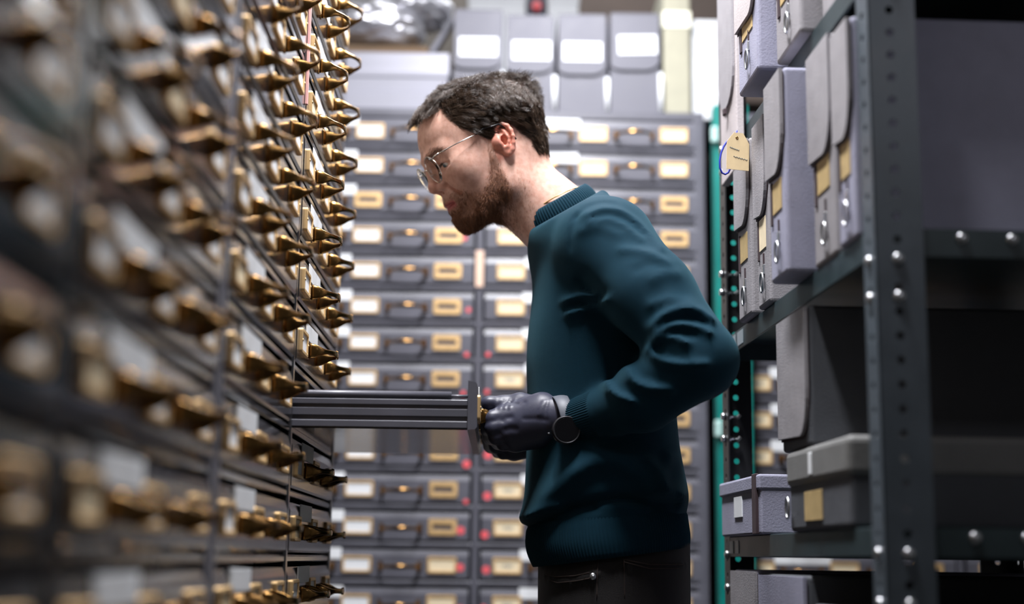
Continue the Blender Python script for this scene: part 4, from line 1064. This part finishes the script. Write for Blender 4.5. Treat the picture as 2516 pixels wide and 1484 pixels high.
# ribbed bands
def ribbed(name, c0, ax, u, ru, rv, prof, n, parent, depth=.0011, M=KNIT):
    """band round axis ax; prof is [(height, outset)], ribs run along the axis"""
    ax = Vector(ax).normalized(); u = Vector(u); u = (u-ax*u.dot(ax)).normalized(); v = ax.cross(u); t = bmesh.new(); N = n*6; rings = []
    for h, o in prof:
        ring = []
        for k in range(N):
            a = 2*PI*k/N; e = o+depth*(.5+.5*math.cos(a*n))**.7
            ring.append(t.verts.new(Vector(c0)+ax*h+u*math.cos(a)*(ru(h)+e)+v*math.sin(a)*(rv(h)+e)))
        rings.append(ring)
    for A, B in zip(rings[:-1], rings[1:]):
        for k in range(N): f = t.faces.new((A[k],A[(k+1)%N],B[(k+1)%N],B[k])); f.smooth = True
    b = MB(); b.add(t); return b.obj(name, M, parent)
axc = Vector(ncol_ax)
def arc_prof(w, th, n=9):
    return [(-w/2, -.004)]+[(-w/2*math.cos(PI*k/n), th*math.sin(PI*k/n)) for k in range(n+1)]+[(w/2, -.004), (0, -.005), (-w/2,-.004)]
ribbed('collar', ncol_c+ncol_ax*.001-np.array([axc.z,0,-axc.x])*.000, axc, (axc.z,0,-axc.x), lambda h: .0600-.22*h, lambda h: .0670-.25*h, arc_prof(.030,.0045), 92, sw)
wa = Vector(WRN-CUF).normalized(); cuffc = Vector(CUF)+ (Vector(WRN)-Vector(CUF))*.40
ribbed('cuff', cuffc, wa, (0,0,1), lambda h: .0300-.06*h, lambda h: .0300-.06*h, [(-.044,-.003)]+[(-.042+.080*k/8, .0020) for k in range(9)]+[(.0395,-.001),(.037,-.005),(0,-.006)], 60, sw)
wf = Vector(WRF-ELF).normalized()
ribbed('cuff', Vector(WRF)-wf*.02, wf, (0,0,1), lambda h: .0300-.06*h, lambda h: .0300-.06*h, [(-.034,-.002)]+[(-.032+.064*k/8, .0018) for k in range(9)]+[(.0335,-.001),(.031,-.005),(0,-.006)], 60, sw)
# hem band follows the torso outline
t = bmesh.new(); N = 170*4; rings = []
hemz = lambda x: pf[2]+(x-pf[0])*(pb_[2]-pf[2])/(pb_[0]-pf[0])
for j in range(9):
    v_ = j/8; ring = []
    for k in range(N):
        a = 2*PI*k/N; ca, sa = math.cos(a), math.sin(a)
        z0 = 1.0; e = 2/2.3; ux = math.copysign(abs(ca)**e, ca); uy = math.copysign(abs(sa)**e, sa)
        for _ in range(3):
            cx_, hx_, hy_ = np.interp(z0,zi,(xf_+xb_)/2), np.interp(z0,zi,(xb_-xf_)/2), np.interp(z0,zi,hw2); x = cx_+ux*hx_
            h0 = hemz(x); h1 = Pn(1293,1288,YM)[2]+(x-pf[0])*(Pn(1680,1256,YM)[2]-Pn(1293,1288,YM)[2])/(pb_[0]-pf[0]); z0 = h0+(h1-h0)*v_
        o = .0015+.0013*(.5+.5*math.cos(a*170))+.004*math.sin(PI*min(1,v_*1.15))-(.004 if v_ > .95 else 0)
        L_ = math.hypot(ux/hx_, uy/hy_)+1e-9
        ring.append(t.verts.new((x+o*ux/hx_/L_, YM+uy*hy_+o*uy/hy_/L_, z0)))
    rings.append(ring)
low = [t.verts.new((v.co.x*1.0+(np.interp(1.0,zi,(xf_+xb_)/2)-v.co.x)*.05, YM+(v.co.y-YM)*.95, v.co.z+.004)) for v in rings[0]]
rings = [low]+rings
for A, B in zip(rings[:-1], rings[1:]):
    for k in range(N): f = t.faces.new((A[k],A[(k+1)%N],B[(k+1)%N],B[k])); f.smooth = True
b = MB(); b.add(t); b.obj('hem', KNIT, sw)
# gold chain at the nape
b = MB(); u_ = Vector((axc.z,0,-axc.x)); pts = [Vector(ncol_c)+axc*.008+u_*math.cos(2*PI*k/60)*.0565+Vector((0,1,0))*math.sin(2*PI*k/60)*.0600 for k in range(60)]
b.tube(pts, .0009, 6, closed=True); b.obj('neck_chain', mat('gold_chain', (.80,.55,.18), .25, metal=1., noise=.05), man)
# trousers and shoes
JF = Field((-.05,1.86,.0), (.36,2.34,1.06), .0065); X_, Y_, Z_ = JF.coords()
wc = (Pn(1322,1420,YM)+Pn(1690,1420,YM))/2
zr = np.array([.0,.55,.80,.90,.96,1.03]); 
JF.cone(wc+np.array([.0,0,-.10]), wc+np.array([0,0,.06]), .098, .092, .02, sc=(1,.62,1))
hx0 = (Pn(1694,1420,YM)-Pn(1326,1420,YM))[0]/2
d = (((np.abs(X_-wc[0])/hx0)**2.4+(np.abs(Y_-YM)/.160)**2.4)**(1/2.4)-1)*hx0*.85
JF.f[:] = np.maximum(np.maximum(d, .80-Z_), Z_-1.04).astype(np.float32)
for s in (-1,1):
    JF.chain([np.array([wc[0],YM+s*.085,.84]), np.array([wc[0]-.015,YM+s*.095,.48]), np.array([wc[0]+.01,YM+s*.10,.07])], [.092,.066,.058], .03)
JF.f[:] = np.maximum(JF.f, .05-Z_)
def jf(pts, amp, sig):
    w2 = [(p[0],p[2]) for p in (Pn(x,y,1.95) for x,y in zz3(pts))]; xs = [p[0] for p in w2]; z_s = [p[1] for p in w2]; m_ = sig*3
    sl, X, Y, Z = JF.sub((min(xs)-m_, JF.lo[1], min(z_s)-m_), (max(xs)+m_, 2.06, max(z_s)+m_)); d = seg_dist(X+0*Z, Z+0*X, w2)
    JF.f[sl] -= (amp*np.exp(-(d/sig)**2)).astype(np.float32)
jf([(250,1310),(330,1335),(450,1325),(560,1295)], .004, .007); jf([(740,1215),(900,1250),(1150,1245)], .0045, .007); jf([(580,1200),(575,1400),(570,1484)], .002, .006)
Vj, Qj = JF.surface(); Vj = relax(Vj, Qj, 2, .5)
tr = link('trousers', np_mesh('trousers', Vj, Qj, DENIM), None, man)
def jean_y(px, py):
    """near surface of the trousers under a photograph point"""
    d = np.array(P(px,py,1.0)-EYE); ys = np.linspace(1.86,2.1,200); pts = np.array(EYE)+d*(ys[:,None]); v = JF.at(pts); i = np.argmax(v < 0); return pts[i]
b = MB(); pr = jean_y(1457,1416); b.ball(pr, (.0048,.0025,.0048)); b.ball(pr+np.array([0,-.002,0]), (.002,.002,.002)); b.obj('rivet', STEEL, tr)
SEAM = mat('brown_thread', (.045,.03,.025), .8, noise=.1)
b = MB()
for ln in ([(270,1335),(330,1352),(450,1340),(545,1320)], [(255,1300),(320,1315),(440,1308),(540,1285)], [(745,1222),(900,1262),(1120,1262)], [(735,1205),(900,1238),(1150,1238)], [(745,1210),(750,1484)], [(582,1215),(574,1484)]):
    pts = [];
    for (a0,b0),(a1,b1) in zip(ln[:-1], ln[1:]):
        for q_ in np.linspace(0,1,9)[:-1]: pts.append(jean_y(*zz3([(a0+(a1-a0)*q_, b0+(b1-b0)*q_)])[0])-np.array([0,.0004,0]))
    b.tube(pts, .0008, 5)
b.obj('seam_stitching', SEAM, tr)
for s in (-1,1):
    F2 = Field((-.12,1.80,0), (.32,2.40,.14), .005); y = YM+s*.10
    F2.ell((wc[0]-.02,y,.045), (.075,.045,.06), .02); F2.cone((wc[0]+.0,y,.04),(wc[0]-.17,y-s*0+.0,.032), .042, .036, .02); F2.cone((wc[0]+.05,y,.045),(wc[0]+.01,y,.05), .04, .045, .02)
    X3, Y3, Z3 = F2.coords(); F2.f[:] = np.maximum(F2.f, .004-Z3); v3, q3 = F2.surface(); link('shoe', np_mesh('shoe', v3, q3, mat('black_leather', (.015,.013,.012), .4, noise=.1)), None, man)
# ------------------------------------------------------------------ gloved hands and watch
GLOVE = mat('black_nitrile', (.034,.036,.062), .45, noise=.08, nscale=60, bump=.05, bscale=500, spec=.5)
def zg(x, y): return 1160+x/6.747, 940+y/6.747
def hand(name, wrist, off, mirror, res=.0016):
    """fist closed on a pull; built from the near hand's outline, off moves it along the drawer front"""
    off = np.array(off)
    def G(x, y, Y): return Pn(*zg(x,y), Y)+off
    lo_ = np.array([-.05,1.90,1.06])+off; hi_ = np.array([.16,2.09,1.27])+off
    F = Field(lo_, hi_, res)
    D = lambda y: 2.02+(y-2.02)*mirror            # hand seen from its back (camera side) or from the thumb side
    wr = G(1330,560,1.985)
    # wrist and back of the hand
    F.cone(G(1500,590,D(1.972)), G(1180,560,D(1.985)), .0270, .0290, .01, sc=(1,1.15,1))
    F.cone(G(1150,460,D(1.990)), G(560,560,D(1.996)), .0235, .0165, .014)
    F.cone(G(1150,640,D(1.985)), G(600,700,D(1.990)), .0250, .0180, .014)
    F.cone(G(1150,760,D(1.988)), G(640,850,D(1.992)), .0225, .0170, .014)
    F.cone(G(1100,860,D(1.994)), G(720,985,D(2.000)), .0180, .0150, .012)
    # knuckle, then the finger folding round the pull
    fing = [((560,560,1.992),(330,600,1.988),(265,640,2.010),(360,560,2.036),.0118),
            ((600,700,1.988),(350,750,1.986),(275,780,2.012),(400,690,2.042),.0118),
            ((640,850,1.990),(400,895,1.990),(300,900,2.016),(430,800,2.044),.0110),
            ((720,985,1.998),(520,1010,1.996),(430,1000,2.020),(540,900,2.044),.0098)]
    for a, b_, c_, e, r_ in fing:
        pts = [G(p[0],p[1],D(p[2])) for p in (a,b_,c_,e)]
        F.chain(pts, [r_*1.30, r_*1.06, r_*.98, r_*.86], .0022)
        F.ell(pts[0]+np.array([0,-.0035*mirror,.002]), (.010,.0075,.009), .006)
    # thumb along the top, tip pressed on the face of the pull
    th = [G(1080,440,D(2.004)), G(800,350,D(2.012)), G(520,350,D(2.012)), G(275,345,D(2.010))]
    F.chain(th, [.0200,.0150,.0112,.0102], .006)
    F.ell(G(300,335,D(2.008)), (.0135,.0100,.0088), .004)
    # stretched wrinkles in the rubber
    X, Y, Z = F.coords()
    def wr_(pts, amp, sig):
        w2 = [(p[0],p[2]) for p in (G(x,y,D(1.98)) for x,y in pts)]; d = seg_dist(X+0*Z, Z+0*X, w2); F.f[:] -= (amp*np.exp(-(d/sig)**2)).astype(np.float32)
    for x in (1290,1335,1380,1425): wr_([(x,300),(x-30,480),(x-45,640),(x-30,800)], .0012, .0020)
    for x0 in (1225,1180): wr_([(x0,330),(x0-60,440),(x0-90,560)], .0012, .0022)
    for x0 in (420,500,580,660): wr_([(x0-40,420),(x0,330),(x0+50,270)], .0013, .0022)
    wr_([(860,620),(1050,625),(1230,650)], -.0012, .003); wr_([(650,330),(780,370),(860,330)], -.0015, .003)
    wr_([(520,640),(560,600),(640,590)], -.002, .004); wr_([(560,790),(640,770),(720,780)], -.002, .004)
    v, q = F.surface(); v = relax(v, q, 2, .5)
    return link(name, np_mesh(name, v, q, GLOVE), None, man)
hand('glove', WRN, (0,0,0), 1.)
hand('glove', WRF, (.0,.172,.0), 1.)
# sports watch
WATCHB = mat('black_resin', (.010,.010,.012), .35, noise=.1); STRAPM = mat('grey_strap', (.11,.12,.145), .5, noise=.1)
fa = Vector(WRN-CUF).normalized()
wc_ = Pn(*zg(1560,790), 1.928)
fn = Vector((.10,-.97,.05)).normalized()            # face looks outwards from the back of the wrist, to the camera
u = fa-fn*fa.dot(fn); u.normalize(); v = fn.cross(u)
MW = Matrix((u,v,fn)).transposed().to_4x4(); MW.translation = Vector(wc_)
b = MB(); n = 40
b.tube([MW @ Vector((0,0,z)) for z in (-.008,-.006,.0,.003,.0045)], [.0175,.0192,.0198,.0195,.0178], n)
wt = b.obj('watch', WATCHB, man)
b = MB(); b.tube([MW @ Vector((0,0,z)) for z in (.0042,.0052)], [.0163,.0160], n); b.obj('watch_glass', mat('dark_glass', (.003,.003,.004), .06, noise=.01, spec=.6), wt)
b = MB(); b.tube([MW @ Vector((0.0178*math.cos(2*PI*k/n),0.0178*math.sin(2*PI*k/n),.0042)) for k in range(n)], .0011, 8, closed=True); b.obj('bezel', mat('dark_steel', (.04,.04,.045), .4, metal=.6, noise=.1), wt)
wcen = Vector(G0) if 'G0' in globals() else Vector(Pn(*zg(1530,640), 1.968))
b = MB(); nn = 48; ux_ = v; uy_ = fn; strap = []
rs1, rs2 = .0345, .0315
t = bmesh.new(); rings = []
for k in range(nn):
    a = 2*PI*k/nn; rad = wcen+ux_*math.cos(a)*rs1+uy_*math.sin(a)*rs2; nrm_ = (ux_*math.cos(a)+uy_*math.sin(a)).normalized()
    rings.append([t.verts.new(rad+u*w_+nrm_*h_) for w_,h_ in ((-.0095,0),(-.0095,.0018),(-.0085,.0024),(.0085,.0024),(.0095,.0018),(.0095,0))])
for k in range(nn):
    A, B = rings[k], rings[(k+1)%nn]
    for j in range(6): t.faces.new((A[j],A[(j+1)%6],B[(j+1)%6],B[j])).smooth = j in (2,5)
b.add(t); b.obj('strap', STRAPM, wt)
b = MB()
for k in range(4):
    a = math.radians(22+k*9); p = wcen+ux_*math.cos(a)*rs1+uy_*math.sin(a)*rs2; nrm_ = (ux_*math.cos(a)+uy_*math.sin(a)).normalized(); tg = nrm_.cross(u)
    M4 = Matrix((u,tg,nrm_)).transposed().to_4x4(); M4.translation = p+nrm_*.0022
    b.box(-.0045,.0045,-.0011,.0011,-.0008,.0006, M=M4)
b.obj('strap_hole', WATCHB, wt)
b = MB(); b.tube([MW @ Vector((.0228*math.cos(a_),.0228*math.sin(a_),0)) for a_ in (0,)]+[MW @ Vector((.0262,0,0))], .0022, 10); b.obj('crown_button', MATS['dark_steel'], wt)
